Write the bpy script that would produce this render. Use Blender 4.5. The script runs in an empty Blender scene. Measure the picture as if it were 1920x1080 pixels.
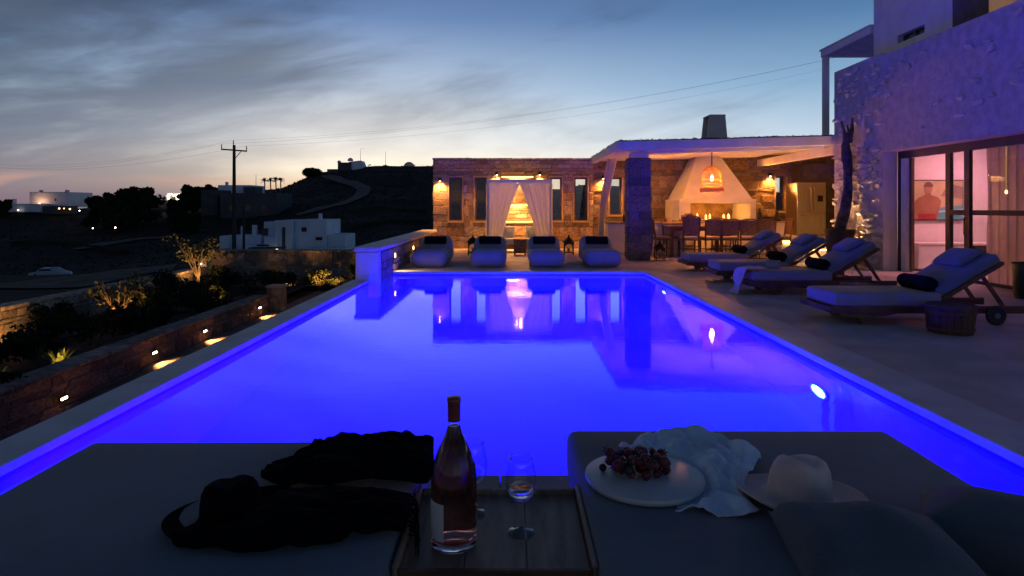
import bpy, bmesh, math, random
from mathutils import Vector, Matrix, noise as mnoise
random.seed(11)
R = math.radians
SC = bpy.context.scene
COL = SC.collection

def lin(r, g, b, a=1.0):
    f = lambda c: (c/255/12.92) if c/255 <= 0.04045 else ((c/255+0.055)/1.055)**2.4
    return (f(r), f(g), f(b), a)

# ------------------------------------------------------------------ camera
cam_d = bpy.data.cameras.new('camera')
cam = bpy.data.objects.new('camera', cam_d)
COL.objects.link(cam)
cam.location = (0, 0, 1.2)
cam.rotation_euler = (R(90), 0, 0)
cam_d.sensor_width = 36
cam_d.lens = 22.5
cam_d.shift_y = -0.0792
cam_d.clip_start = 0.02
cam_d.clip_end = 30000
SC.camera = cam
F = 1200.0
def at(px, py, Y):            # world point seen at a photo pixel, at distance Y
    return Vector(((px-960)*Y/F, Y, 1.2-(py-388)*Y/F))
def on(px, py, z):            # world point on the level z seen at a photo pixel
    Y = (1.2-z)*F/(py-388)
    return Vector(((px-960)*Y/F, Y, z))

# ------------------------------------------------------------------ exposure
SC.view_settings.view_transform = 'Standard'
SC.view_settings.look = 'None'
SC.view_settings.exposure = 0.4
SC.view_settings.gamma = 1.0
SC.view_settings.use_curve_mapping = False
SC.cycles.max_bounces = 12
SC.cycles.diffuse_bounces = 5
SC.cycles.glossy_bounces = 5
SC.cycles.transmission_bounces = 10
SC.cycles.transparent_max_bounces = 12
SC.cycles.caustics_reflective = False
SC.cycles.caustics_refractive = True
SC.cycles.sample_clamp_indirect = 6.0
SC.cycles.use_denoising = True
SC.cycles.use_light_tree = True

# ------------------------------------------------------------------ world (dusk sky)
W = bpy.data.worlds.new('World'); SC.world = W; W.use_nodes = True
NT = W.node_tree; NT.nodes.clear()
class X:
    """tiny expression wrapper round shader sockets"""
    def __init__(s, k, t): s.k, s.t = k, t
    def _m(s, op, *o, clamp=False):
        n = s.t.nodes.new('ShaderNodeMath'); n.operation = op; n.use_clamp = clamp
        for i, v in enumerate((s,)+o):
            if isinstance(v, X): s.t.links.new(v.k, n.inputs[i])
            else: n.inputs[i].default_value = v
        return X(n.outputs[0], s.t)
    def __add__(s, o): return s._m('ADD', o)
    def __sub__(s, o): return s._m('SUBTRACT', o)
    def __mul__(s, o): return s._m('MULTIPLY', o)
    def __truediv__(s, o): return s._m('DIVIDE', o)
    def ss(s, a, b):
        n = s.t.nodes.new('ShaderNodeMapRange'); n.interpolation_type = 'SMOOTHSTEP'
        s.t.links.new(s.k, n.inputs['Value'])
        n.inputs['From Min'].default_value = a; n.inputs['From Max'].default_value = b
        return X(n.outputs[0], s.t)
def node(t, kind, **kw):
    n = t.nodes.new(kind)
    for k, v in kw.items():
        if k in ('inp',):
            for kk, vv in v.items():
                if isinstance(vv, X): t.links.new(vv.k, n.inputs[kk])
                else: n.inputs[kk].default_value = vv
        else: setattr(n, k, v)
    return n
def ramp(t, fac, stops, interp='LINEAR'):
    n = t.nodes.new('ShaderNodeValToRGB'); cr = n.color_ramp; cr.interpolation = interp
    t.links.new(fac.k, n.inputs[0])
    while len(cr.elements) > 1: cr.elements.remove(cr.elements[-1])
    cr.elements[0].position = stops[0][0]; cr.elements[0].color = stops[0][1]
    for p, c in stops[1:]:
        e = cr.elements.new(p); e.color = c
    return X(n.outputs[0], t)
def mix(t, f, a, b, mode='MIX'):
    n = t.nodes.new('ShaderNodeMix'); n.data_type = 'RGBA'; n.blend_type = mode
    for nm, v in ((0, f), (6, a), (7, b)):
        if isinstance(v, X): t.links.new(v.k, n.inputs[nm])
        else: n.inputs[nm].default_value = v
    return X(n.outputs[2], t)
tc = node(NT, 'ShaderNodeTexCoord')
sp = node(NT, 'ShaderNodeSeparateXYZ'); NT.links.new(tc.outputs['Generated'], sp.inputs[0])
dx, dy, dz = (X(sp.outputs[i], NT) for i in range(3))
az = dx._m('ARCTAN2', dy)                       # 0 straight ahead, positive to the right
el = dz._m('MAXIMUM', 0.0)
glow = ((az+0.24)*(az+0.24)*(-2.4))._m('EXPONENT')
e3 = (el*1.6)._m('MINIMUM', 1.0)
clear = ramp(NT, e3, [(0, lin(150,140,150)), (.06, lin(168,174,182)), (.15, lin(150,174,194)), (.27, lin(104,144,174)), (.42, lin(60,102,142)), (.6, lin(34,60,98)), (1, lin(20,36,66))])
warm = ramp(NT, e3, [(0, lin(128,104,112)), (.02, lin(176,142,124)), (.045, lin(236,206,160)), (.09, lin(238,226,202)), (.16, lin(206,212,216)), (.28, lin(146,168,194)), (.45, lin(88,116,158)), (.62, lin(58,80,118)), (1, lin(24,40,70))])
sky = mix(NT, glow, clear, warm)
# cloud sheet: thin streaks in perspective
inv = (el+0.10)
cx = dx/inv; cy = dy/inv
cmb = node(NT, 'ShaderNodeCombineXYZ', inp={0: az*1.15+el*0.5, 1: (el-az*0.20)*5.2, 2: 0.3})
warp = node(NT, 'ShaderNodeTexNoise', inp={'Scale': 0.9, 'Detail': 3.0})
NT.links.new(cmb.outputs[0], warp.inputs['Vector'])
wadd = node(NT, 'ShaderNodeMixRGB', blend_type='ADD'); wadd.inputs[0].default_value = 0.7
NT.links.new(cmb.outputs[0], wadd.inputs[1]); NT.links.new(warp.outputs['Color'], wadd.inputs[2])
def cloud(scale, detail, rough, seed):
    n = node(NT, 'ShaderNodeTexNoise', noise_dimensions='4D', inp={'Scale': scale, 'Detail': detail, 'Roughness': rough, 'W': seed})
    NT.links.new(wadd.outputs[0], n.inputs['Vector'])
    return X(n.outputs[0], NT)
n1 = cloud(1.7, 6.0, 0.55, 3.1); n2 = cloud(0.55, 4.0, 0.5, 7.7)
left = (az*-1.0).ss(-0.12, 0.62)
dens = (n1*1.05+n2*0.45+left*0.36).ss(0.78, 1.10)
cl_dark = ramp(NT, e3, [(0, lin(110,92,104)), (.06, lin(98,94,110)), (.16, lin(66,78,100)), (.34, lin(52,66,88)), (.55, lin(40,56,80)), (1, lin(26,36,56))])
g2 = ((az+0.20)*(az+0.20)*(-11.0)+(el-0.09)*(el-0.09)*(-110.0))._m('EXPONENT')
dens = dens*(g2*(-0.6)+1.0)
sky = mix(NT, g2*0.30, sky, lin(246,232,204))
sky = mix(NT, dens*0.9, sky, cl_dark)
puff = (n1*0.5+cloud(1.0, 4.0, 0.5, 12.4)*0.6).ss(0.52, 0.72)*left*(el.ss(0.05, 0.13))*((el*-1.0).ss(-0.30, -0.2))
sky = mix(NT, puff*0.6, sky, lin(138,146,150))
# thin orange bars low in the afterglow
bar = (cloud(2.4, 3.0, 0.5, 21.0)).ss(0.44, 0.58)*(el.ss(0.002, 0.014))*((el*-1.0).ss(-0.05, -0.025))*((az*-1.0).ss(0.1, 0.35))
sky = mix(NT, bar*0.8, sky, lin(206,150,122))
nish = node(NT, 'ShaderNodeTexSky', sky_type='NISHITA', sun_disc=False, sun_elevation=R(0.5), sun_rotation=R(-16), air_density=1.6, dust_density=2.0)
bg0 = node(NT, 'ShaderNodeBackground', inp={'Strength': 0.006}); NT.links.new(nish.outputs[0], bg0.inputs[0])
bg1 = node(NT, 'ShaderNodeBackground', inp={'Strength': 1.06}); NT.links.new(sky.k, bg1.inputs[0])
ads = node(NT, 'ShaderNodeAddShader'); NT.links.new(bg0.outputs[0], ads.inputs[0]); NT.links.new(bg1.outputs[0], ads.inputs[1])
wo = node(NT, 'ShaderNodeOutputWorld'); NT.links.new(ads.outputs[0], wo.inputs[0])

# ------------------------------------------------------------------ helpers
def setp(o, label=None, cat=None, group=None, kind=None):
    if label: o['label'] = label
    if cat: o['category'] = cat
    if group: o['group'] = group
    if kind: o['kind'] = kind
    return o
def empty(name, loc, label=None, cat=None, group=None, rz=0):
    o = bpy.data.objects.new(name, None); COL.objects.link(o)
    o.empty_display_size = 0.2
    o.location = loc; o.rotation_euler = (0, 0, rz)
    return setp(o, label, cat, group)
def link(name, me, parent=None, loc=None, rot=None, scale=None):
    o = bpy.data.objects.new(name, me); COL.objects.link(o)
    if parent: o.parent = parent
    if loc is not None: o.location = loc
    if rot is not None: o.rotation_euler = rot
    if scale is not None: o.scale = scale
    return o
KIDS = None
def copy_tree(o, parent=None):
    c = o.copy(); COL.objects.link(c)
    if parent: c.parent = parent
    for ch in list(o.children): copy_tree(ch, c)
    return c
def dup(root, loc, rz=None, label=None, scale=None):
    c = copy_tree(root); c.location = loc
    if rz is not None: c.rotation_euler = (0, 0, rz)
    if scale: c.scale = (scale,)*3
    if label: c['label'] = label
    return c
class B:
    """mesh builder"""
    def __init__(s): s.b = bmesh.new()
    def box(s, x0, x1, y0, y1, z0, z1, bev=0.0, seg=1, M=None):
        b = s.b
        vs = [b.verts.new((x, y, z)) for z in (z0, z1) for y in (y0, y1) for x in (x0, x1)]
        fs = [b.faces.new([vs[i] for i in q]) for q in ((0,2,3,1),(4,5,7,6),(0,1,5,4),(2,6,7,3),(0,4,6,2),(1,3,7,5))]
        if bev:
            es = list({e for f in fs for e in f.edges})
            r = bmesh.ops.bevel(b, geom=es, offset=bev, segments=seg, affect='EDGES', profile=0.5)
            vs = list({v for v in r['verts']} | {v for v in vs if v.is_valid})
        if M is not None: bmesh.ops.transform(b, matrix=M, verts=[v for v in vs if v.is_valid])
        return s
    def obox(s, p, q, w, h, bev=0.0, up=Vector((0,0,1))):
        """bar from p to q, width w (sideways) and height h"""
        p, q = Vector(p), Vector(q); d = q-p; L = d.length; d.normalize()
        x = d.cross(up)
        if x.length < 1e-4: x = Vector((1,0,0))
        x.normalize(); z = x.cross(d).normalized()
        M = Matrix(((x.x, d.x, z.x, p.x), (x.y, d.y, z.y, p.y), (x.z, d.z, z.z, p.z), (0,0,0,1)))
        return s.box(-w/2, w/2, 0, L, -h/2, h/2, bev, 1, M)
    def tube(s, pts, rad, n=8, caps=True):
        b = s.b; pts = [Vector(p) for p in pts]
        if not hasattr(rad, '__len__'): rad = [rad]*len(pts)
        rings = []; ref = None
        for i, p in enumerate(pts):
            d = (pts[min(i+1, len(pts)-1)]-pts[max(i-1, 0)]).normalized()
            if ref is None: ref = Vector((0,0,1)) if abs(d.z) < .9 else Vector((1,0,0))
            x = d.cross(ref).normalized(); y = x.cross(d).normalized(); ref = y
            rings.append([b.verts.new(p+(x*math.cos(2*math.pi*k/n)+y*math.sin(2*math.pi*k/n))*rad[i]) for k in range(n)])
        for a, c in zip(rings, rings[1:]):
            for k in range(n): b.faces.new((a[k], a[(k+1)%n], c[(k+1)%n], c[k]))
        if caps: b.faces.new(rings[0][::-1]); b.faces.new(rings[-1])
        return s
    def lathe(s, prof, c=(0,0,0), n=24, sx=1, sy=1, cap=True):
        b = s.b; rings = []
        for r, z in prof:
            if r < 1e-5: rings.append([b.verts.new((c[0], c[1], c[2]+z))])
            else: rings.append([b.verts.new((c[0]+r*sx*math.cos(2*math.pi*k/n), c[1]+r*sy*math.sin(2*math.pi*k/n), c[2]+z)) for k in range(n)])
        for a, d in zip(rings, rings[1:]):
            for k in range(n):
                k2 = (k+1) % n
                if len(a) == 1 and len(d) == 1: continue
                if len(a) == 1: b.faces.new((a[0], d[k2], d[k]))
                elif len(d) == 1: b.faces.new((a[k], a[k2], d[0]))
                else: b.faces.new((a[k], a[k2], d[k2], d[k]))
        if cap:
            if len(rings[0]) > 1: b.faces.new(rings[0][::-1])
            if len(rings[-1]) > 1: b.faces.new(rings[-1])
        return s
    def grid(s, rows, closed=False):
        b = s.b; V = [[b.verts.new(p) for p in r] for r in rows]
        for i in range(len(V)-1):
            m = len(V[i])
            for j in range(m if closed else m-1):
                b.faces.new((V[i][j], V[i][(j+1)%m], V[i+1][(j+1)%m], V[i+1][j]))
        return s
    def poly(s, pts): s.b.faces.new([s.b.verts.new(p) for p in pts]); return s
    def prism(s, pts, axis, a, c):
        """outline pts (2D) extruded along axis 0/1/2 from a to c"""
        def P(u, v, w): return ((w,u,v), (u,w,v), (u,v,w))[axis]
        A = [s.b.verts.new(P(u, v, a)) for u, v in pts]; C = [s.b.verts.new(P(u, v, c)) for u, v in pts]
        s.b.faces.new(A); s.b.faces.new(C[::-1]); n = len(pts)
        for i in range(n): s.b.faces.new((A[(i+1)%n], A[i], C[i], C[(i+1)%n]))
        return s
    def jit(s, amp, sc=3.0, seed=0):
        for v in s.b.verts:
            v.co += mnoise.noise_vector(v.co*sc+Vector((seed, seed*2.3, 1)))*amp
        return s
    def mesh(s, name, mat, smooth=False, recalc=True):
        if recalc: bmesh.ops.recalc_face_normals(s.b, faces=s.b.faces)
        me = bpy.data.meshes.new(name); s.b.to_mesh(me); s.b.free()
        me.materials.append(mat)
        if smooth:
            me.polygons.foreach_set('use_smooth', [True]*len(me.polygons))
        return me
    def obj(s, name, mat, parent=None, smooth=False, loc=None, rot=None, recalc=True):
        return link(name, s.mesh(name, mat, smooth, recalc), parent, loc, rot)
def autosmooth(o, ang=35):
    me = o.data
    me.polygons.foreach_set('use_smooth', [True]*len(me.polygons))
    b = bmesh.new(); b.from_mesh(me)
    for e in b.edges:
        if len(e.link_faces) == 2 and e.calc_face_angle(0) > R(ang): e.smooth = False
    b.to_mesh(me); b.free(); return o
def catmull(P, n):
    out = []
    for i in range(len(P)-1):
        p0, p1, p2, p3 = P[max(i-1,0)], P[i], P[i+1], P[min(i+2,len(P)-1)]
        for k in range(n):
            t = k/n
            out.append(0.5*((2*p1)+(p2-p0)*t+(2*p0-5*p1+4*p2-p3)*t*t+(3*p1-p0-3*p2+p3)*t**3))
    out.append(P[-1].copy()); return out
def cloth_rows(rows, nu=8, nv=8, amp=0.01, sc=14, stretch=(1,1,1), seed=0):
    rows = [catmull([Vector(p) for p in r], nu) for r in rows]
    cols = [catmull([r[j] for r in rows], nv) for j in range(len(rows[0]))]
    G = [[cols[j][i] for j in range(len(cols))] for i in range(len(cols[0]))]
    for r in G:
        for p in r:
            q = Vector((p.x*sc*stretch[0], p.y*sc*stretch[1], p.z*sc*stretch[2]))+Vector((seed, 0, 0))
            p.z += amp*(mnoise.noise(q)+0.5*mnoise.noise(q*2.1))+amp*0.6*(1-2*abs(mnoise.noise(q*0.8+Vector((5,1,2)))))
    return G
def solid(o, t, off=-1):
    m = o.modifiers.new('thick', 'SOLIDIFY'); m.thickness = t; m.offset = off; return o
def puffy(prof, w, r, n=5, nedge=4):
    """side outline prof [(y,z)] (closed, ccw) swept over width w along x with rounded edges"""
    P = [Vector((p[0], p[1])) for p in prof]; m = len(P)
    N = []
    for i in range(m):
        d = (P[(i+1)%m]-P[i-1]).normalized(); N.append(Vector((d.y, -d.x)))
    area = sum(P[i].x*P[(i+1)%m].y-P[(i+1)%m].x*P[i].y for i in range(m))
    sgn = 1 if area > 0 else -1
    xs = []
    for k in range(nedge+1):
        a = math.pi/2*k/nedge; xs.append((-w/2+r*(1-math.sin(a)), r*(1-math.cos(a))))
    xs = xs  # from x=-w/2+... outer
    left = [(-w/2+r*(1-math.cos(math.pi/2*k/nedge)), r*(1-math.sin(math.pi/2*k/nedge))) for k in range(nedge+1)]
    allx = left+[(-x, d) for x, d in left[::-1]]
    b = B(); rows = []
    for x, d in allx:
        rows.append([(x, (P[i]-N[i]*d*sgn).x, (P[i]-N[i]*d*sgn).y) for i in range(m)])
    b.grid(rows, closed=True)
    b.b.verts.ensure_lookup_table()
    b.b.faces.new([b.b.verts[i] for i in range(m)]); b.b.faces.new([b.b.verts[len(b.b.verts)-m+i] for i in range(m)][::-1])
    return b
def tight(pr, d=.0006, ang=28):
    out = []
    for i, p in enumerate(pr):
        p = Vector(p)
        if 0 < i < len(pr)-1:
            a, c = Vector(pr[i-1])-p, Vector(pr[i+1])-p
            if a.length > 2.5*d and c.length > d*2.5 and math.degrees(a.angle(-c)) > ang:
                out += [tuple(p+a.normalized()*d), tuple(p), tuple(p+c.normalized()*d)]; continue
            if math.degrees(a.angle(-c)) > ang:
                if a.length > 4e-4: out.append(tuple(p+a*.3))
                out.append(tuple(p))
                if c.length > 4e-4: out.append(tuple(p+c*.3))
                continue
        out.append(tuple(p))
    return out
def rrect(y0, y1, z0, z1, r, n=3):
    pts = []
    for cx_, cy_, a0 in ((y1-r, z0+r, -90), (y1-r, z1-r, 0), (y0+r, z1-r, 90), (y0+r, z0+r, 180)):
        for k in range(n+1):
            a = R(a0+90*k/n); pts.append((cx_+r*math.cos(a), cy_+r*math.sin(a)))
    # densify long sides
    out = []
    for i in range(len(pts)):
        p, q = pts[i], pts[(i+1)%len(pts)]; L = math.dist(p, q); k = max(1, int(L/0.12))
        for j in range(k): out.append((p[0]+(q[0]-p[0])*j/k, p[1]+(q[1]-p[1])*j/k))
    return out
def pillow_mesh(w, d, h, mat, n=14, seed=0, crease=0.0):
    b = B(); top = []; bot = []
    for i in range(n+1):
        rt, rb = [], []
        for j in range(n+1):
            u, v = 2*i/n-1, 2*j/n-1
            e = max(0, (1-abs(u)**3.2)*(1-abs(v)**3.2))**0.42
            k = 1-0.07*(1-abs(u)**2)*(abs(v)**4) ; k2 = 1-0.07*(1-abs(v)**2)*(abs(u)**4)
            x, y = u*w/2*k2, v*d/2*k
            nz = mnoise.noise(Vector((x*7, y*7, seed)))*h*0.14*e
            dent = crease*math.exp(-(y/d*4)**2)*e
            rt.append((x, y, h/2*e+nz-dent)); rb.append((x, y, -h/2*e+nz*0.3))
        top.append(rt); bot.append(rb)
    b.grid(top); b.grid([r[::-1] for r in bot])
    bmesh.ops.remove_doubles(b.b, verts=b.b.verts, dist=0.0008)
    return b.mesh('pillow', mat, smooth=True)
def light(name, kind, loc, col, W_, size=0.05, aim=None, spot=None, blend=0.6, spread=None):
    L = bpy.data.lights.new(name, kind); L.color = col; L.energy = W_
    if kind == 'AREA':
        L.shape = 'DISK'; L.size = size
        if spread: L.spread = R(spread)
    else: L.shadow_soft_size = size
    if kind == 'SPOT': L.spot_size = R(spot or 90); L.spot_blend = blend
    o = bpy.data.objects.new(name, L); COL.objects.link(o); o.location = loc
    if aim is not None: o.rotation_euler = (Vector(aim)-Vector(loc)).to_track_quat('-Z', 'Y').to_euler()
    return o

# ------------------------------------------------------------------ materials
MATS = {}
def mat(name, col, rough=0.7, metal=0.0, var=0.12, nscale=6.0, bump=0.0, bscale=30.0, col2=None, coord='Object', rnd=0.0, spec=0.4,
        trans=0.0, ior=1.45, emit=None, estr=0.0, sheen=0.0, stretch=None, detail=6.0):
    m = bpy.data.materials.new(name); m.use_nodes = True; t = m.node_tree; p = t.nodes['Principled BSDF']
    p.inputs['Roughness'].default_value = rough; p.inputs['Metallic'].default_value = metal
    p.inputs['Specular IOR Level'].default_value = spec; p.inputs['IOR'].default_value = ior
    p.inputs['Transmission Weight'].default_value = trans
    if sheen: p.inputs['Sheen Weight'].default_value = sheen
    if emit: p.inputs['Emission Color'].default_value = emit; p.inputs['Emission Strength'].default_value = estr
    c = tuple(col[:3])+(1,)
    tcn = t.nodes.new('ShaderNodeTexCoord'); vec = tcn.outputs[coord]
    if stretch:
        mp = t.nodes.new('ShaderNodeMapping'); mp.inputs['Scale'].default_value = stretch
        t.links.new(vec, mp.inputs[0]); vec = mp.outputs[0]
    cur = None
    if var or col2:
        n = t.nodes.new('ShaderNodeTexNoise'); n.inputs['Scale'].default_value = nscale; n.inputs['Detail'].default_value = detail
        t.links.new(vec, n.inputs['Vector'])
        c2 = tuple(col2[:3])+(1,) if col2 else tuple(max(0, k*(1-2.2*var)) for k in c[:3])+(1,)
        c1 = c if col2 else tuple(min(1, k*(1+1.2*var)) for k in c[:3])+(1,)
        cur = ramp(t, X(n.outputs[0], t), [(0.32, c2), (0.68, c1)])
    if rnd:
        oi = t.nodes.new('ShaderNodeObjectInfo')
        f = X(oi.outputs['Random'], t)*(2*rnd)+(1-rnd)
        hs = t.nodes.new('ShaderNodeHueSaturation')
        t.links.new(f.k, hs.inputs['Value'])
        sat = (X(oi.outputs['Random'], t)*7.3)._m('FRACT')*0.6+0.6
        t.links.new(sat.k, hs.inputs['Saturation'])
        if cur: t.links.new(cur.k, hs.inputs['Color'])
        else: hs.inputs['Color'].default_value = c
        cur = X(hs.outputs[0], t)
    if cur: t.links.new(cur.k, p.inputs['Base Color'])
    else: p.inputs['Base Color'].default_value = c
    if bump:
        n2 = t.nodes.new('ShaderNodeTexNoise'); n2.inputs['Scale'].default_value = bscale; n2.inputs['Detail'].default_value = 5
        t.links.new(vec, n2.inputs['Vector'])
        bp = t.nodes.new('ShaderNodeBump'); bp.inputs['Strength'].default_value = bump; bp.inputs['Distance'].default_value = 0.02
        t.links.new(n2.outputs[0], bp.inputs['Height']); t.links.new(bp.outputs[0], p.inputs['Normal'])
    MATS[name] = m; return m
def emis(name, col, s):
    m = bpy.data.materials.new(name); m.use_nodes = True; t = m.node_tree; t.nodes.clear()
    e = node(t, 'ShaderNodeEmission', inp={'Color': tuple(col)+(1,), 'Strength': s}); o = node(t, 'ShaderNodeOutputMaterial')
    t.links.new(e.outputs[0], o.inputs[0]); return m
def glassy(name, tint=(1,1,1), ior=1.45, rough=0.0, gain=1.0, bump=None):
    """sheet of glass or water surface: see-through, mirrors by Fresnel"""
    m = bpy.data.materials.new(name); m.use_nodes = True; t = m.node_tree; t.nodes.clear()
    tr = node(t, 'ShaderNodeBsdfTransparent', inp={'Color': tuple(tint)+(1,)})
    gl = node(t, 'ShaderNodeBsdfGlossy', inp={'Roughness': rough})
    fr = node(t, 'ShaderNodeFresnel', inp={'IOR': ior})
    mx = node(t, 'ShaderNodeMixShader'); o = node(t, 'ShaderNodeOutputMaterial')
    ge = node(t, 'ShaderNodeNewGeometry'); io = X(ge.outputs['Backfacing'], t)*(1/ior-ior)+ior; t.links.new(io.k, fr.inputs['IOR'])
    f = (X(fr.outputs[0], t)*gain)._m('MINIMUM', 1.0)
    t.links.new(f.k, mx.inputs[0]); t.links.new(tr.outputs[0], mx.inputs[1]); t.links.new(gl.outputs[0], mx.inputs[2])
    t.links.new(mx.outputs[0], o.inputs[0])
    if bump:
        tcn = node(t, 'ShaderNodeTexCoord'); mp = node(t, 'ShaderNodeMapping'); mp.inputs['Scale'].default_value = bump[0]
        t.links.new(tcn.outputs['Object'], mp.inputs[0])
        n = node(t, 'ShaderNodeTexNoise', inp={'Scale': bump[1], 'Detail': 2.0}); t.links.new(mp.outputs[0], n.inputs['Vector'])
        bp = node(t, 'ShaderNodeBump', inp={'Strength': bump[2], 'Distance': 0.01}); t.links.new(n.outputs[0], bp.inputs['Height'])
        t.links.new(bp.outputs[0], gl.inputs['Normal']); t.links.new(bp.outputs[0], fr.inputs['Normal'])
    return m
m_deck = mat('deck_cement', (.60,.50,.49), .62, var=.13, nscale=1.7, bump=.15, bscale=30, detail=10)
m_coping = mat('coping_stone', (.68,.65,.62), .6, var=.07, nscale=3, bump=.12, bscale=50)
m_pool = mat('pool_plaster', (.16,.05,.78), .6, var=.04, nscale=1.5)  # the blue of the pool lamps is put into the plaster colour
m_white = mat('white_render', (.72,.70,.68), .75, var=.05, nscale=3, bump=.25, bscale=18)
m_rough = mat('rough_lime_render', (.46,.44,.45), .85, var=.10, nscale=7, bump=1.0, bscale=26)
m_flake = mat('limewashed_stone', (.66,.63,.60), .8, var=.10, nscale=9, bump=.5, bscale=40, rnd=.12)
m_mortar = mat('mortar', (.23,.17,.12), .9, var=.2, nscale=9, bump=.7, bscale=40)
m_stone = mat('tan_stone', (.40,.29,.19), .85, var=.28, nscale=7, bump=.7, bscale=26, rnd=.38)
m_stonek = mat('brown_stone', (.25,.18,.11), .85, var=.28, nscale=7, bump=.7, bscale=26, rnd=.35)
m_stone2 = mat('dark_stone', (.22,.17,.13), .9, var=.25, nscale=7, bump=.7, bscale=24, rnd=.35)
m_dressed = mat('dressed_stone', (.42,.33,.24), .8, var=.12, nscale=6, bump=.3)
m_teak = mat('dark_teak', (.16,.065,.035), .5, var=.25, nscale=5, bump=.15, bscale=40, stretch=(1,1,6))
m_traywood = mat('tray_wood', (.27,.18,.12), .5, var=.22, nscale=5, bump=.12, bscale=30, stretch=(8,1,8))
m_grey = mat('grey_canvas', (.16,.18,.20), .9, var=.06, nscale=4, bump=.25, bscale=220, sheen=.2)
m_pillow = mat('dark_teal_canvas', (.085,.105,.125), .9, var=.06, nscale=5, bump=.3, bscale=200, sheen=.15)
m_tubwood = mat('tub_wood', (.12,.06,.035), .6, var=.25, nscale=6, bump=.2, bscale=30)
m_mattress = mat('grey_mattress', (.33,.29,.27), .9, var=.06, nscale=4, bump=.25, bscale=160, sheen=.2)
m_pouf = mat('grey_outdoor_fabric', (.26,.29,.36), .9, var=.07, nscale=3, bump=.3, bscale=90, sheen=.2)
m_black = mat('black_towel', (.007,.007,.009), 1, var=.3, nscale=20, bump=.6, bscale=120, spec=.1)
m_blackcloth = mat('black_knit', (.004,.004,.006), 1, var=.3, nscale=30, bump=.4, bscale=150, spec=.08)
m_wicker = mat('wicker', (.24,.14,.08), .7, var=.3, nscale=30, bump=.6, bscale=60)
m_straw = mat('lamp_cane', (.50,.30,.14), .7, var=.25, nscale=30)
m_iron = mat('black_iron', (.02,.018,.018), .5, metal=.6, var=.2)
m_frame = mat('dark_bronze_frame', (.045,.04,.042), .45, metal=.3, var=.1)
m_winframe = mat('brown_window_frame', (.10,.065,.045), .5, var=.15)
m_steel = mat('brushed_steel', (.30,.26,.22), .33, metal=.9, var=.08, nscale=3, stretch=(30,30,1))
m_curtain = bpy.data.materials.new('sheer_curtain'); m_curtain.use_nodes = True
def _cur(m, col, tr, see):
    t = m.node_tree; t.nodes.clear()
    d = node(t, 'ShaderNodeBsdfDiffuse', inp={'Color': col+(1,)}); l = node(t, 'ShaderNodeBsdfTranslucent', inp={'Color': col+(1,)})
    x = node(t, 'ShaderNodeBsdfTransparent'); a = node(t, 'ShaderNodeMixShader', inp={0: tr}); c = node(t, 'ShaderNodeMixShader', inp={0: see})
    t.links.new(d.outputs[0], a.inputs[1]); t.links.new(l.outputs[0], a.inputs[2])
    t.links.new(a.outputs[0], c.inputs[1]); t.links.new(x.outputs[0], c.inputs[2])
    o = node(t, 'ShaderNodeOutputMaterial'); t.links.new(c.outputs[0], o.inputs[0])
_cur(m_curtain, (.80,.76,.76), .45, .12)
_cur(m_straw, (.80,.46,.18), .55, 0.0)
m_drape = bpy.data.materials.new('beige_drape'); m_drape.use_nodes = True; _cur(m_drape, (.48,.36,.26), .55, .05)
m_glass = glassy('window_glass', (.9,.93,.94), 1.5)
m_water = bpy.data.materials.new('water_surface'); m_water.use_nodes = True
def _water(t):
    t.nodes.clear()
    g = node(t, 'ShaderNodeBsdfGlass', inp={'Color': (.93,.96,1,1), 'Roughness': 0.0, 'IOR': 1.33}); o = node(t, 'ShaderNodeOutputMaterial')
    tcn = node(t, 'ShaderNodeTexCoord'); mp = node(t, 'ShaderNodeMapping'); mp.inputs['Scale'].default_value = (1, 2.4, 1)
    t.links.new(tcn.outputs['Object'], mp.inputs[0])
    n = node(t, 'ShaderNodeTexNoise', inp={'Scale': 4.5, 'Detail': 3.0}); t.links.new(mp.outputs[0], n.inputs['Vector'])
    b_ = node(t, 'ShaderNodeBump', inp={'Strength': .065, 'Distance': 0.01}); t.links.new(n.outputs[0], b_.inputs['Height'])
    t.links.new(b_.outputs[0], g.inputs['Normal']); t.links.new(g.outputs[0], o.inputs[0])
_water(m_water.node_tree)
m_pink = mat('pink_lit_plaster', (.75,.70,.68), .8, var=.03)
m_soil = mat('soil', (.05,.038,.028), 1, var=.3, nscale=3, bump=.8, bscale=12)
m_terrain = mat('dry_hillside', (.044,.034,.028), 1, var=.4, nscale=.12, bump=.9, bscale=1.2, col2=(.012,.011,.011), detail=9, spec=.1)
m_dirtroad = mat('dirt_road', (.16,.13,.12), 1, var=.15, nscale=.4, spec=.1)
m_house = mat('whitewash', (.46,.53,.64), .85, var=.06, nscale=.4)  # white walls; the blue cast on them is put into the colour
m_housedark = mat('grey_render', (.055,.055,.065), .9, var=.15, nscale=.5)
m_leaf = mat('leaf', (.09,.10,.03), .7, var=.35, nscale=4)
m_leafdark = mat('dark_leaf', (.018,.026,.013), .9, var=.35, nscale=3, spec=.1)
m_bark = mat('bark', (.13,.09,.06), .9, var=.3, nscale=9, bump=.7, bscale=25)
m_darkbark = mat('dark_driftwood', (.085,.075,.075), .9, var=.35, nscale=9, bump=1.0, bscale=22)
m_pot = mat('dark_clay_pot', (.05,.04,.038), .7, var=.2)
m_wood_pole = mat('tarred_pole', (.035,.028,.025), .9, var=.2)
m_warm = emis('warm_bulb', (1,.62,.25), 60)
m_warm2 = emis('warm_led', (1,.52,.15), 14)
m_lens = emis('pool_lens', (.18,.75,1.0), 7)
m_candle = mat('candle_wax', (.8,.6,.4), .6, var=.03, emit=(1,.45,.12,1), estr=1.6)
m_hatpink = mat('pink_felt', (.72,.53,.46), .95, var=.05, nscale=20, sheen=.3, bump=.1, bscale=200)
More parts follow.
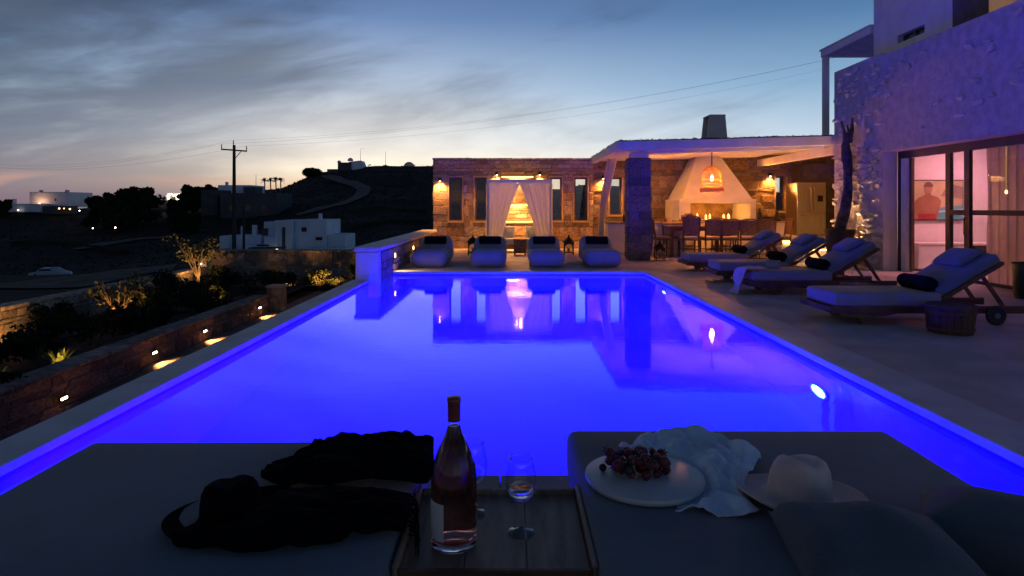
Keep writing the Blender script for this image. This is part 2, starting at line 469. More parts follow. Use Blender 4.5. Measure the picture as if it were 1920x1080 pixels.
m_hatband = mat('hat_band', (.50,.30,.22), .9, var=.05)
m_scarf = mat('white_blue_linen', (.74,.84,.92), .85, var=.10, nscale=10, bump=.3, bscale=120)
m_pinkcloth = mat('pale_pink_gauze', (.70,.55,.66), .9, var=.08)
m_marble = mat('pale_marble', (.60,.58,.54), .35, var=.05, nscale=8)
m_berry = mat('red_berry', (.17,.010,.016), .45, var=.3, nscale=30, rnd=.3)
m_grape = mat('dark_grape', (.05,.008,.02), .3, var=.3, nscale=30, rnd=.3)
m_carpaint = mat('white_car_paint', (.30,.32,.35), .3, var=.02)
m_cardark = mat('car_glass', (.02,.022,.025), .15, var=0)
m_reed = mat('reed_roof', (.05,.04,.035), 1, var=.3)
# ================================================================== terrain, sea
PX = [-900, 0, 150, 300, 420, 520, 600, 640, 700, 812, 900, 1040, 1100, 1300, 1920, 2900]
PY = {60: [520,520,515,500,487,485,480,480,475,475,475,475,475,480,480,480],
      78: [533,533,528,510,490,485,483,483,478,478,478,478,478,480,480,480],
      110: [490,490,488,482,480,478,476,474,470,468,468,468,468,465,465,465],
      150: [445,445,445,440,430,425,418,415,410,410,410,415,415,415,420,420],
      200: [395,399,402,402,392,382,372,368,362,362,365,378,372,378,385,385],
      250: [388,390,393,389,371,358,338,334,328,328,335,362,352,365,376,376],
      300: [388,390,393,388,368,354,322,318,309,308,315,355,345,358,370,372]}
YS = [9, 24, 40, 60, 78, 110, 150, 200, 250, 300, 400, 700]
def pxl(row, px):
    if px <= PX[0]: return row[0]
    if px >= PX[-1]: return row[-1]
    for i in range(len(PX)-1):
        if px <= PX[i+1]:
            t = (px-PX[i])/(PX[i+1]-PX[i]); t = t*t*(3-2*t)*0.5+t*0.5
            return row[i]+(row[i+1]-row[i])*t
def zrow(Y, px):
    if Y <= 9: return -2.7
    if Y == 24: return -2.9
    if Y == 40: return -4.3
    if Y == 400: return zrow(300, px)*0.35-8
    if Y == 700: return -46
    return 1.2-(pxl(PY[Y], px)-388)*Y/F
def tz(x, y):
    px = 960+x/max(y, 1)*F
    if y <= YS[0]: return -2.7
    for a, b in zip(YS, YS[1:]):
        if y <= b:
            t = (y-a)/(b-a); z = zrow(a, px)*(1-t)+zrow(b, px)*t
            k = min(1, max(0, (y-24)/60))
            return z+k*(mnoise.noise(Vector((x*.035, y*.035, 0)))*0.9+mnoise.noise(Vector((x*.13, y*.13, 3)))*0.35)*(1 if y < 420 else .2)
    return -46
rows = []
yy = 9.0
while yy < 700:
    rows.append([(u*yy, yy, tz(u*yy, yy)) for u in [(-2.4+3.9*i/230) for i in range(231)]])
    yy *= 1.022 if yy > 60 else 1.05
rows.append([(u*700, 700, -46) for u in [(-2.4+3.9*i/230) for i in range(231)]])
setp(B().grid(rows).obj('terrain', m_terrain, smooth=True), 'dark dry hillside rising behind the villas', None, None, 'structure')
setp(B().box(-80, 60, -60, 9.2, -3.2, -2.71).obj('ground', m_soil), 'dark ground below the terrace', None, None, 'structure')
m_sea = mat('sea_water', (.03,.045,.07), .25, var=.05, nscale=.02)
setp(B().poly([(-14000, 380, -36), (14000, 380, -36), (14000, 20000, -36), (-14000, 20000, -36)]).obj('sea', m_sea), 'dark sea on the horizon', None, None, 'structure')

def ribbon(pts, w, lift=0.12):
    P = catmull([Vector(p) for p in pts], 10); rows = []
    for i, p in enumerate(P):
        d = (P[min(i+1, len(P)-1)]-P[max(i-1, 0)]); d.z = 0; d.normalize(); n = Vector((-d.y, d.x, 0))
        rows.append([(q.x, q.y, tz(q.x, q.y)+lift) for q in (p-n*w/2, p-n*w/6, p+n*w/6, p+n*w/2)])
    return B().grid(rows)
def solve(px, py, lo=60, hi=299):        # where the sight line through a photo pixel lands on the terrain
    y = lo
    while y < hi:
        x = (px-960)/F*y
        if tz(x, y) >= 1.2-(py-388)*y/F: return Vector((x, y, 0))
        y += 1.0
    return Vector(((px-960)/F*hi, hi, 0))
hillroad = [solve(px, py) for px, py in ((556,406),(585,398),(615,390),(645,382),(668,373),(680,363),(682,356),(672,350),(655,344),(635,338),(612,330))]
setp(ribbon(hillroad, 4.6, .35).obj('dirt_road', m_dirtroad, smooth=True), 'pale dirt road curving up the hill', None, None, 'structure')
setp(ribbon([solve(px, py) for px, py in ((150,470),(190,462),(250,452),(330,444),(372,434))], 3.5, .3).obj('gravel_lane', m_dirtroad, smooth=True), 'pale lane at the foot of the dark trees', None, None, 'structure')
setp(ribbon([solve(px, py, 40) for px, py in ((30,545),(120,530),(230,512),(330,500))], 9, .1).obj('parking_lot', mat('lot_earth', (.05,.042,.042), 1, var=.3, nscale=.6), smooth=True), 'dark earth lot around the parked car', None, None, 'structure')
# scrub on the hill: one mass nobody could count
b = B()
for i in range(5200):
    Y = random.uniform(62, 300)**1.0; u = random.uniform(-.86, .14); x = u*Y; s = random.uniform(.15, .55)*(Y/150)**.5
    z = tz(x, Y)
    a = random.random()*6.28
    pts = [(x+math.cos(a+k*2.1)*s*random.uniform(.7, 1.6), Y+math.sin(a+k*2.1)*s, z-.05) for k in range(3)]
    top = b.b.verts.new((x, Y, z+s*random.uniform(.5, 1.0))); v = [b.b.verts.new(p) for p in pts]
    for k in range(3): b.b.faces.new((v[k], v[(k+1)%3], top))
setp(b.obj('scrub', m_leafdark), 'low dark scrub scattered over the hillside', None, None, 'stuff')

# ================================================================== pool and deck
XL, XR, YN, YF = -2.36, 2.45, 1.6, 11.8
PX0, PX1, PY1, PZ1 = -1.45, 1.36, 2.60, .11
def flat(name, x0, x1, y0, y1, z0, z1, m, parent=None, label=None, bev=0, kind='structure'):
    o = B().box(x0, x1, y0, y1, z0, z1, bev).obj(name, m, parent)
    if not parent: setp(o, label, None, None, kind)
    return o
dk = flat('pool_deck', XR+.35, 12.5, -3, 18.6, -2.6, 0, m_deck, label='smooth grey cement deck beside and behind the pool')
flat('deck_section', -2.2, XR+.35, YF+.30, 18.6, -2.6, 0, m_deck, dk)
flat('deck_section', -2.62, XR+.35, -3, YN, -2.6, -.002, m_deck, dk)
# tiles of the strip at the near end of the pool
m_tile = mat('strip_tile', (.27,.22,.20), .6, var=.08, nscale=5, bump=.1, rnd=.08)
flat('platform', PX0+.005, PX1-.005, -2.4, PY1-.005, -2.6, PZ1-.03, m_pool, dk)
x = PX0
i = 0
while x < PX1-.02:
    for (ya, yb) in ((-.4, .19), (.196, .79), (.796, 1.39), (1.396, 1.99), (1.996, PY1)):
        x1 = min(x+.699, PX1)
        B().box(x, x1, ya, yb, PZ1-.03, PZ1, .002).obj('tile', m_tile, dk)
    x += .7025; i += 1
# pool shell
shell = empty('pool_shell', (0, 0, 0)); setp(shell, 'plastered pool basin with blue glow put into its colour', None, None, 'structure')
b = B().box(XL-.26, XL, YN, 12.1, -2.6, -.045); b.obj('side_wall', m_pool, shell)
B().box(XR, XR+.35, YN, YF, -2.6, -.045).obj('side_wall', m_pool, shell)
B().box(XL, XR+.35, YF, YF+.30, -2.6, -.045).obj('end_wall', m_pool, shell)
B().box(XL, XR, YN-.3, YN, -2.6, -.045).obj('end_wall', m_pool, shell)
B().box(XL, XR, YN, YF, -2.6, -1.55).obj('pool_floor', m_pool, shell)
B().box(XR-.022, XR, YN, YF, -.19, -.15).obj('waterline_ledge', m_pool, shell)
# copings, slabs laid end to end
def coping(x0, x1, y0, y1, step, along, z1=.0, label=None):
    n = max(1, round(((y1-y0) if along == 'y' else (x1-x0))/step)); L = ((y1-y0) if along == 'y' else (x1-x0))/n
    for i in range(n):
        if along == 'y': B().box(x0, x1, y0+i*L+.001, y0+(i+1)*L-.001, -.045, z1, .006).obj('coping_slab', m_coping, shell)
        else: B().box(x0+i*L+.001, x0+(i+1)*L-.001, y0, y1, -.045, z1, .006).obj('coping_slab', m_coping, shell)
coping(XL-.26, XL+.008, YN-.3, 10.5, 3.1, 'y', .004)
coping(XR-.015, XR+.352, YN, YF-.002, 2.98, 'y', .008)
coping(-2.2, XR+.352, YF-.002, YF+.302, 2.5, 'x', .008)
wt = B().poly([(XL, YN, -.056), (XR, YN, -.056), (XR, YF, -.056), (XL, YF, -.056)]).obj('pool_water', m_water, recalc=False)
setp(wt, 'still blue-lit water of the pool', None, None, 'structure')
# underwater lights
def pool_light(x, y, z, nrm, label, W_=120):
    t = empty('pool_light', (x, y, z), label, 'pool light', 'round lights under the water in the pool walls')
    n = Vector(nrm); rot = n.to_track_quat('Z', 'Y').to_euler()
    o = B().lathe([(.15, 0), (.15, .016), (.125, .022), (.118, .012), (.118, .0)], n=28).obj('rim', m_steel, t, True, rot=rot)
    o = B().lathe([(.116, .0), (.116, .013), (.09, .020), (0, .024)], n=28).obj('lens', m_lens, t, True, rot=rot)
    light('pool_lamp', 'SPOT', Vector((x, y, z))+n*.06, (.0012, 0, 1.0), W_*2, 0, Vector((x, y, z))+n*1+Vector((0, 0, -.12)), 168, .4)
    light('pool_lamp_halo', 'POINT', Vector((x, y, z))+n*.16, (.07,.10,1.0), W_*.10, 0)  # added point lamp imitating the halo scattered in the water
    return t
PL = 850
pool_light(XR, 5.09, -.82, (-1,0,0), 'nearest of the round lights glowing in the right pool wall', PL)
pool_light(XR, 10.25, -.82, (-1,0,0), 'small round light in the right pool wall, towards the far corner', PL)
pool_light(.02, YF, -.80, (0,-1,0), 'round light in the far pool wall below the curtained gazebo', PL)

light('pool_fill_near', 'SPOT', (-.9, PY1+.05, -.8), (.06, 0, 1.0), PL*3.2, 0, (-1.0, 9, -1.0), 168, .4)  # added unseen lamps that spread the blue through the water
light('pool_fill_near', 'SPOT', (.9, PY1+.05, -.8), (.004, 0, 1.0), PL*2.6, 0, (1.0, 9, -1.0), 168, .4)
light('pool_fill_side', 'SPOT', (-1.9, YN+.05, -.8), (.004, 0, 1.0), PL*.8, 0, (-1.9, 5, -1.0), 168, .4)  # added unseen fill in the channels beside the platform
light('pool_fill_side', 'SPOT', (1.9, YN+.05, -.8), (.004, 0, 1.0), PL*.8, 0, (1.9, 5, -1.0), 168, .4)

# ================================================================== stone laying
def stone_meshes(m, n=10, seed=1, rough=.10):
    rnd = random.Random(seed); out = []
    for i in range(n):
        b = B().box(-.5, .5, -.5, .5, -.5, .5)
        for v in b.b.verts: v.co += Vector([rnd.uniform(-rough, rough) for _ in range(3)])
        bmesh.ops.bevel(b.b, geom=list(b.b.edges), offset=.10, segments=1, affect='EDGES')
        out.append(b.mesh('stone', m))
    return out
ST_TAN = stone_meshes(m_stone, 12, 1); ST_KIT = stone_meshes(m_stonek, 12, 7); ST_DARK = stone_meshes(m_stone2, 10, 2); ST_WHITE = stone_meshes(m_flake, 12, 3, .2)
def lay(parent, face, s0, s1, z0, z1, holes, wavg, havg, meshes, proud=.03, seed=0, name='stone', cap=300, skipf=None):
    """stones in courses. face(s, z, d) -> location ; face.rz rotation about z"""
    rnd = random.Random(seed); z = z0; n = 0; fn, rz = face
    while z < z1-.03 and n < cap:
        h = min(havg*rnd.choice((.6,.75,.9,1.1,1.5,1.8)), z1-z)
        if z1-z-h < .05: h = z1-z
        s = s0
        while s < s1-.02 and n < cap:
            w = wavg*rnd.choice((.4,.6,.8,1.1,1.5,1.9))*rnd.uniform(.9,1.1)
            if s1-s-w < .08: w = s1-s
            segs = [(s, min(s+w, s1))]
            for (a, b_, c, d) in holes:
                if z+h > c+.01 and z < d-.01:
                    ns = []
                    for p, q in segs:
                        if q <= a or p >= b_: ns.append((p, q)); continue
                        if p < a: ns.append((p, a))
                        if q > b_: ns.append((b_, q))
                    segs = ns
            for p, q in segs:
                if q-p < .04: continue
                if skipf and skipf((p+q)/2, z+h/2, rnd): continue
                dp = rnd.uniform(.6, 1.5)*proud
                o = link(name, rnd.choice(meshes), parent, fn((p+q)/2, z+h/2, dp/2-.03), (0, rnd.uniform(-.03, .03), rz), ((q-p-.012), dp+.06, (h-.012)))
                n += 1
            s += w
        z += h
    return n
def front(y): return (lambda s, z, d: (s, y-d, z), 0.0)          # facing the camera (-Y)
def leftf(x): return (lambda s, z, d: (x-d, s, z), R(90))          # facing -X
def rightf(x): return (lambda s, z, d: (x+d, s, z), R(90))
def walled(parent, name, x0, x1, y0, y1, z0, z1, holes, m):
    """wall core with rectangular holes (holes sorted by x); one mesh"""
    b = B(); x = x0
    for (a, c, zb, zt) in sorted(holes):
        b.box(x, a, y0, y1, z0, z1); b.box(a, c, y0, y1, z0, zb); b.box(a, c, y0, y1, zt, z1); x = c
    b.box(x, x1, y0, y1, z0, z1)
    return b.obj(name, m, parent)

# ================================================================== pavilion wall
WY = 18.5
wins = [(-1.63, .37), (-.90, .34), (1.27, .34), (1.99, .37)]
holes = [(cx_-w/2, cx_+w/2, .80, 2.05) for cx_, w in wins]
NX0, NX1, NZ0, NZ1 = -.34, .66, .76, 2.10
pw = empty('stone_wall', (0, WY, 0), 'tan stone pavilion wall with slim windows behind the curtained gazebo', 'wall')
def loc_parent(o, p): o.parent = p; o.matrix_parent_inverse = p.matrix_world.inverted()
pw.location = (0, 0, 0)
core = walled(pw, 'wall_core', -2.28, 2.35, WY, WY+.45, 0, 2.56, holes+[(NX0, NX1, NZ0, NZ1)], m_mortar)
B().box(NX0-.0, NX1+.0, WY+.33, WY+.448, NZ0, NZ1).obj('niche_back', m_mortar, pw)
lay(pw, front(WY), -2.28, 2.35, 0, 2.54, [(a-.05, b_+.05, c-.06, d+.05) for a, b_, c, d in holes]+[(NX0-.0, NX1+.0, NZ0-.0, NZ1+.0)], .33, .15, ST_TAN, .03, 5, cap=262)
lay(pw, front(WY+.33), NX0, NX1, NZ0+.02, NZ1, [], .2, .11, ST_TAN, .04, 8, cap=36)
for i in range(8): B().box(-2.30+i*.5825, -2.30+(i+1)*.5825-.01, WY-.04, WY+.47, 2.56, 2.605+random.uniform(0, .012), .01).jit(.008, 5, i).obj('cap_stone', m_stone, pw)
def window(parent, x0, x1, z0, z1, y, m=m_winframe, fr=.045):
    f = B()
    f.box(x0, x0+fr, y, y+.06, z0, z1).box(x1-fr, x1, y, y+.06, z0, z1).box(x0+fr, x1-fr, y, y+.06, z0, z0+fr).box(x0+fr, x1-fr, y, y+.06, z1-fr, z1)
    w = f.obj('window_frame', m, parent)
    B().box(x0+fr, x1-fr, y+.028, y+.034, z0+fr, z1-fr).obj('pane', m_glass, w)
    return w
for a, c, zb, zt in holes:
    window(pw, a, c, zb, zt, WY+.10)
    B().box(a-.05, c+.05, WY-.05, WY+.10, zb-.055, zb-.001, .006).obj('sill', m_dressed, pw)
    B().box(a-.048, a-.002, WY-.03, WY+.02, zb, zt, .004).obj('window_surround', m_dressed, pw)
    B().box(c+.002, c+.048, WY-.03, WY+.02, zb, zt, .004).obj('window_surround', m_dressed, pw)
    B().box(a-.05, c+.05, WY-.035, WY+.02, zt+.001, zt+.05, .004).obj('lintel', m_dressed, pw)
sh = B().box(NX0+.001, NX1-.001, WY-.02, WY+.30, 1.26, 1.30, .004).obj('niche_shelf', m_dressed, pw)
B().box(NX0-.03, NX1+.03, WY-.05, WY+.30, NZ0-.05, NZ0-.001, .004).obj('sill', m_dressed, pw)
for z in (NZ1-.02, 1.255, NZ0+.012):
    B().box(NX0+.04, NX1-.04, WY+.20, WY+.225, z-.010, z).obj('led_strip', m_warm2, pw)
light('niche_lamp', 'AREA', (.16, WY+.20, NZ1-.05), (1,.48,.12), 24, .5, (.16, WY+.35, .9))
light('niche_lamp', 'AREA', (.16, WY+.18, 1.23), (1,.48,.12), 16, .5, (.16, WY+.4, .7))
WARM = (1, .34, .06)
def wall_lamp(x, z, y, label, W_=40, group='small brass downlights on the stone walls'):
    W_ *= 2.2
    t = empty('wall_lamp', (x, y, z), label, 'wall lamp', group)
    B().box(-.03, .03, -.02, 0, -.05, .05, .004).obj('mounting_plate', m_iron, t)
    B().lathe([(.018, .05), (.045, .03), (.055, -.04), (.050, -.045), (.038, .02), (0, .03)], (0, -.10, 0), 16, cap=False).obj('lamp_shade', m_iron, t, True)
    B().obox((0, -.02, .02), (0, -.08, .03), .015, .015).obj('arm', m_iron, t)
    B().lathe([(0, .02), (.022, .005), (.028, -.02), (.018, -.045), (0, -.052)], (0, -.10, 0), 12).obj('bulb', m_warm, t, True)
    light('wall_lamp_light', 'SPOT', (x, y-.10, z-.07), WARM, W_, .03, (x, y-.03, z-1.5), 140, .9)
    light('wall_lamp_glow', 'POINT', (x, y-.13, z-.02), WARM, W_*.05, 0)
    return t
wall_lamp(-2.07, 1.98, WY-.02, 'small downlight shining on the stones at the left end of the pavilion wall', 55)
wall_lamp(-.44, 2.16, WY-.02, 'downlight over the left side of the curtained gazebo', 40)
wall_lamp(.80, 2.16, WY-.02, 'downlight over the right side of the curtained gazebo', 40)
wall_lamp(2.62, 2.05, WY-.02, 'downlight on the stone wall under the left edge of the kitchen roof', 55)

# ================================================================== low wall beside the far deck
lw = empty('terrace_wall', (0,0,0), 'low stone parapet with a white cap left of the grey loungers', 'low wall')
B().box(-2.54, -2.22, 10.55, 18.45, -1.6, .46).obj('wall_core', m_mortar, lw)
B().box(-2.60, -2.16, 10.48, 18.48, .46, .545, .03, 2).obj('wall_cap', m_coping, lw)
B().box(-2.57, -2.19, 10.50, 10.70, -2.59, .455, .01).obj('white_end_post', m_white, lw)
lay(lw, rightf(-2.22), 10.72, 18.4, .0, .45, [], .34, .13, ST_TAN, .03, 9, cap=120)
for i, (y, tx) in enumerate(((11.9, 'nearest the pool corner'), (14.1, 'halfway along the parapet'), (16.2, 'closest to the pavilion'))):
    t = empty('step_light', (-2.185, y, .30), 'tiny recessed light in the low parapet, '+tx, 'wall light', 'recessed lights in the low parapet')
    B().box(0, .012, -.045, .045, -.05, .05, .003).obj('bezel', m_frame, t)
    B().box(.012, .016, -.028, .028, -.035, .035).obj('diffuser', emis('warm_white_led', (1,.66,.34), 14), t)
    light('parapet_lamp', 'SPOT', (-2.155, y, .28), (1,.6,.28), 9, .02, (-1.9, y, 0), 130, .8)

# ================================================================== garden terraces on the left
GZ = -1.5
def pf(y): return GZ-.17*min(1, max(0, (11.2-y)/2.6))
_b = B(); _b.grid([[(-6.25, y, pf(y)), (-4.4, y, pf(y)), (-2.62, y, pf(y))] for y in [-2+k*.5 for k in range(46)]])
setp(_b.obj('garden_path', mat('path_slabs', (.14,.12,.11), .85, var=.2, nscale=2, bump=.4)), 'paved path on the lower terrace beside the pool', None, None, 'structure')
rows = []
for i in range(60):
    y = -2+i*.42
    rows.append([(-6.45-.33*k, y, -1.30-.045*k+.06*mnoise.noise(Vector((k*.35, y, 0)))) for k in range(13)])
setp(B().grid(rows).obj('planting_bed', m_soil, smooth=True), 'dark soil bed between the path and the garden wall', None, None, 'structure')
def joined_stones(face, s0, s1, z0, z1, wavg, havg, seed, proud=.035, mate=m_stone2, holes=()):
    rnd = random.Random(seed); b = B(); z = z0; fn, rz = face
    M0 = Matrix.Rotation(rz, 4, 'Z')
    while z < z1-.03:
        h = min(havg*rnd.uniform(.7, 1.4), z1-z); s = s0
        if z1-z-h < .05: h = z1-z
        while s < s1-.03:
            w = min(wavg*rnd.uniform(.5, 1.7), s1-s); dp = proud*rnd.uniform(.5, 1.6)
            M = Matrix.Translation(fn(s+w/2, z+h/2, dp/2-.03)) @ M0
            b.box(-(w-.015)/2, (w-.015)/2, -(dp+.06)/2, (dp+.06)/2, -(h-.015)/2, (h-.015)/2, 0, 1, M)
            s += w
        z += h
    return b.jit(.012, 6, seed)
pwall = empty('path_wall', (0,0,0), 'knee-high stone wall with step lights along the lower path', 'low wall')
B().box(-6.55, -6.26, -2, 16.4, -1.9, -1.10).obj('wall_core', m_mortar, pwall)
lay(pwall, rightf(-6.26), 6.0, 16.4, GZ-.17, -1.11, [], .30, .12, ST_DARK, .03, 21, cap=180)
for i in range(12): B().box(-6.59, -6.20, 2.0+i*1.2, 3.2+i*1.2-.01, -1.10, -1.045, .012).jit(.01, 4, i).obj('cap_stone', m_stone2, pwall)
pp = empty('stone_post', (-6.15, 16.75, GZ), 'short square stone post at the end of the lit path', 'post')
B().box(-.19, .19, -.19, .19, 0, .60, .01).obj('shaft', m_stone2, pp); B().box(-.22, .22, -.22, .22, .60, .66, .012).obj('cap_stone', m_dressed, pp)
m_led = emis('path_led', (1,.68,.36), 25)
for i, (y, tx) in enumerate(((8.84, 'nearest the camera'), (11.08, 'second from the near end'), (12.9, 'third from the near end'), (15.7, 'beside the stone post'))):
    zl = (-1.44, -1.32, -1.30, -1.27)[i]
    t = empty('path_light', (-6.215, y, zl), 'small path light on the knee-high wall, '+tx, 'wall light', 'step lights along the lower path')
    B().box(0, .03, -.075, .075, -.028, .028, .004).obj('housing', m_frame, t)
    B().box(.030, .034, -.06, .06, -.018, .010).obj('diffuser', m_led, t)
    light('path_lamp', 'SPOT', (-6.15, y, zl-.02), (1,.38,.09), 90, .02, (-5.75, y, GZ-.1), 120, .7)
gw = empty('garden_wall', (0,0,0), 'long dry-stone garden wall beyond the planting bed', 'stone wall')
B().box(-10.75, -10.45, 2, 22, -2.8, -.93).obj('wall_core', m_mortar, gw)
lay(gw, rightf(-10.45), 9.5, 22, -1.95, -.93, [], .38, .15, ST_TAN, .04, 31, cap=290)
for i in range(22): B().box(-10.80, -10.39, 4+i*.82, 4+(i+1)*.82-.012, -.93, -.86+random.uniform(0, .02), .015).jit(.015, 4, i).obj('cap_stone', m_stone, gw)
ew = empty('end_garden_wall', (0,0,0), 'brown retaining wall across the far end of the lower garden', 'stone wall')
B().box(-10.4, -2.6, 22.0, 22.5, -2.8, -.36).obj('wall_core', m_mortar, ew)
lay(ew, front(22.0), -10.35, -2.6, -1.6, -.37, [], .42, .17, ST_DARK, .035, 41, cap=230)
for i in range(10): B().box(-10.42+i*.78, -10.42+(i+1)*.78-.012, 21.93, 22.55, -.36, -.29, .012).jit(.01, 4, i).obj('cap_stone', m_stone2, ew)
setp(B().box(-10.4, -2.62, 20.5, 22.0, -2.6, -1.55).obj('garden_bed', m_soil), 'bed of soil in front of the end wall', None, None, 'structure')
setp(B().box(-10.4, -6.3, 17.0, 20.5, -2.6, -1.56).obj('garden_bed', m_soil), 'bed of soil behind the stone post', None, None, 'structure')

# ---------------- plants
def leafy(b, c, rad, n, size, rnd, flatk=1.0):
    for _ in range(n):
        d = Vector((rnd.gauss(0,1), rnd.gauss(0,1), rnd.gauss(0,1)*flatk))
        if d.length < .01: continue
        d = d.normalized()*rnd.random()**.45
        p = Vector(c)+Vector((d.x*rad[0], d.y*rad[1], d.z*rad[2]))
        a = Vector((rnd.uniform(-1,1), rnd.uniform(-1,1), rnd.uniform(-1,1))).normalized()*size*rnd.uniform(.6, 1.3)
        q = a.cross(Vector((rnd.uniform(-1,1), rnd.uniform(-1,1), rnd.uniform(-1,1)))).normalized()*size*.32
        v = [b.b.verts.new(p-a*.5), b.b.verts.new(p+q), b.b.verts.new(p+a*.5), b.b.verts.new(p-q)]
        b.b.faces.new(v)
def shrub(x, y, z, w, h, label, m=m_leaf, n=900, size=.09, seed=0, group='garden shrubs on the lower terrace'):
    rnd = random.Random(seed); t = empty('shrub', (x, y, z), label, 'shrub', group)
    b = B()
    for k in range(7):
        a = rnd.random()*6.28; r = w*.33*rnd.random()
        b.tube([(0,0,-.05), (math.cos(a)*r*.5, math.sin(a)*r*.5, h*.4), (math.cos(a)*r, math.sin(a)*r, h*.85)], [.02, .013, .005], 5)
    b.obj('stem', m_bark, t)
    b = B()
    for k in range(9):
        a = rnd.random()*6.28; r = w*.36*math.sqrt(rnd.random()); zc = h*rnd.uniform(.3, .82)
        leafy(b, (math.cos(a)*r, math.sin(a)*r, zc), (w*.22, w*.22, h*.2), n//9, size, rnd)
    b.obj('foliage', m, t, recalc=False)
    return t
def spiky(x, y, z, r, h, label, n=46, seed=0, m=m_leaf):
    rnd = random.Random(seed); t = empty('agave', (x, y, z), label, 'plant', 'spiky plants on the lower terrace')
    for i in range(n):
        a = i*2.4; e = R(20+60*rnd.random()); L = h*rnd.uniform(.7, 1.1); d = Vector((math.cos(a)*math.cos(e), math.sin(a)*math.cos(e), math.sin(e)))
        s = Vector((-math.sin(a), math.cos(a), 0)); b = B()
        rows = []
        for k in range(5):
            f = k/4; p = d*L*f*(r/h*.8+.4)+Vector((0, 0, -.25*L*f*f)); w = .045*(1-f)**.6
            rows.append([p-s*w, p+Vector((0,0,-.012*(1-f))), p+s*w])
        b.grid(rows).obj('leaf', m, t, recalc=False)
    return t
def tree(x, y, z, h, cr, label, m=m_leafdark, seed=0, nleaf=3000, size=.5, trunk=.2, group=None, limbs=7, bark=m_bark, bare=1.0, clumps=16, full=False):
    rnd = random.Random(seed); t = empty('tree', (x, y, z), label, 'tree', group)
    tb = B(); tb.tube([(0,0,-.3), (rnd.uniform(-.1,.1)*h*.1, 0, h*.2), (rnd.uniform(-1,1)*h*.04, rnd.uniform(-1,1)*h*.04, h*.42)], [trunk*1.2, trunk*.9, trunk*.7], 7)
    tips = []
    for k in range(limbs):
        a = k*6.28/limbs+rnd.uniform(-.4, .4); r = cr*rnd.uniform(.45, .85); zt = h*rnd.uniform(.62, .93)
        p = [Vector((0,0,h*rnd.uniform(.2,.4))), Vector((math.cos(a)*r*.4, math.sin(a)*r*.4, h*.5)), Vector((math.cos(a)*r, math.sin(a)*r, zt))]
        tb.tube(p, [trunk*.5, trunk*.32, trunk*.1], 5); tips.append(p[2])
        for q in range(3):
            e = p[1]+Vector((rnd.uniform(-1,1)*cr*.4, rnd.uniform(-1,1)*cr*.4, rnd.uniform(.1,.4)*h)); tb.tube([p[1], (p[1]+e)/2+Vector((0,0,.02*h)), e], [trunk*.22, trunk*.15, trunk*.05], 4); tips.append(e)
    tb.obj('trunk', bark, t)
    b = B()
    for k in range(clumps):
        c = tips[k % len(tips)]+Vector((rnd.uniform(-.2,.2)*cr, rnd.uniform(-.2,.2)*cr, rnd.uniform(-.1,.08)*h))
        s = rnd.uniform(.22, .42)*cr
        if full and k % 2: c = Vector((rnd.uniform(-.75,.75)*cr, rnd.uniform(-.75,.75)*cr, h*rnd.uniform(.12, .72))); s *= 1.25
        leafy(b, c, (s, s, s*.75), nleaf//clumps, size, rnd)
    b.obj('crown', m, t, recalc=False)
    return t
def uplight(x, y, z, tgt, W_, col=(1,.50,.13), spot=95):
    light('garden_uplight', 'SPOT', (x, y, z), col, W_, .03, tgt, spot, .8)
def spike_light(x, y, z, label):
    t = empty('garden_spotlight', (x, y, z), label, 'garden light', 'small ground spotlights in the garden')
    B().tube([(0,0,-.1), (0,0,.06)], .008, 6).obj('spike', m_iron, t)
    B().lathe([(.02, .05), (.035, .07), (.038, .12), (.030, .12), (0, .10)], n=12).obj('lamp_head', m_iron, t, True)
    B().lathe([(0, .106), (.028, .108), (0, .112)], n=10).obj('lens', m_warm, t)
bz = lambda x: -1.30-.045*((-x-6.45)/.35)
# uplit tree by the garden wall
tree(-8.6, 13.9, bz(-8.6), 1.35, .75, 'small pruned olive tree lit from below beside the garden wall', m_leaf, 5, 320, .09, .05, None, 9, m_bark, clumps=22)
spike_light(-8.45, 13.55, bz(-8.45), 'spotlight at the foot of the pruned olive tree'); uplight(-8.45, 13.5, bz(-8.45)+.16, (-8.7, 14.2, -.2), 60)
uplight(-9.7, 12.4, bz(-9.7)+.16, (-10.45, 12.6, -1.2), 50, spot=125); uplight(-9.6, 11.2, bz(-9.6)+.16, (-10.45, 11.0, -1.3), 22, spot=125)
spike_light(-9.7, 12.4, bz(-9.7), 'spotlight washing the garden wall behind the spiky plant')
tree(-10.0, 20.4, -1.55, 1.9, .8, 'small tree lit orange from below where the garden walls meet', m_leaf, 8, 500, .10, .06, None, 8, clumps=22)
uplight(-9.6, 19.7, -1.4, (-10.2, 20.8, .2), 140); spike_light(-9.6, 19.75, -1.56, 'spotlight at the foot of the corner tree')
spiky(-7.15, 10.1, bz(-7.15)+.04, .34, .42, 'spiky yellow-lit plant at the near end of the planting bed', 40, 3)
uplight(-6.95, 9.85, bz(-6.95)+.12, (-7.2, 10.2, -.9), 16, (1,.62,.12)); spike_light(-6.92, 9.82, bz(-6.92), 'spotlight under the spiky yellow-lit plant')
spiky(-7.5, 9.3, bz(-7.5)+.04, .34, .40, 'spiky plant at the left edge of the picture', 36, 7)
uplight(-7.35, 9.1, bz(-7.35)+.10, (-7.5, 9.4, -.9), 4, (1,.7,.15))
shrub(-6.35, 22.0-.9, -1.55, 1.1, .75, 'bushy shrub lit gold against the brown end wall, left of its neighbour', m_leaf, 900, .10, 2)
uplight(-6.35, 20.6, -1.4, (-6.4, 21.3, -.7), 60)
spike_light(-6.35, 20.6, -1.56, 'spotlight under the left gold-lit shrub')
shrub(-5.85, 21.2, -1.55, .8, .5, 'small round shrub lit gold nearest the pool at the end wall', m_leaf, 700, .09, 3)
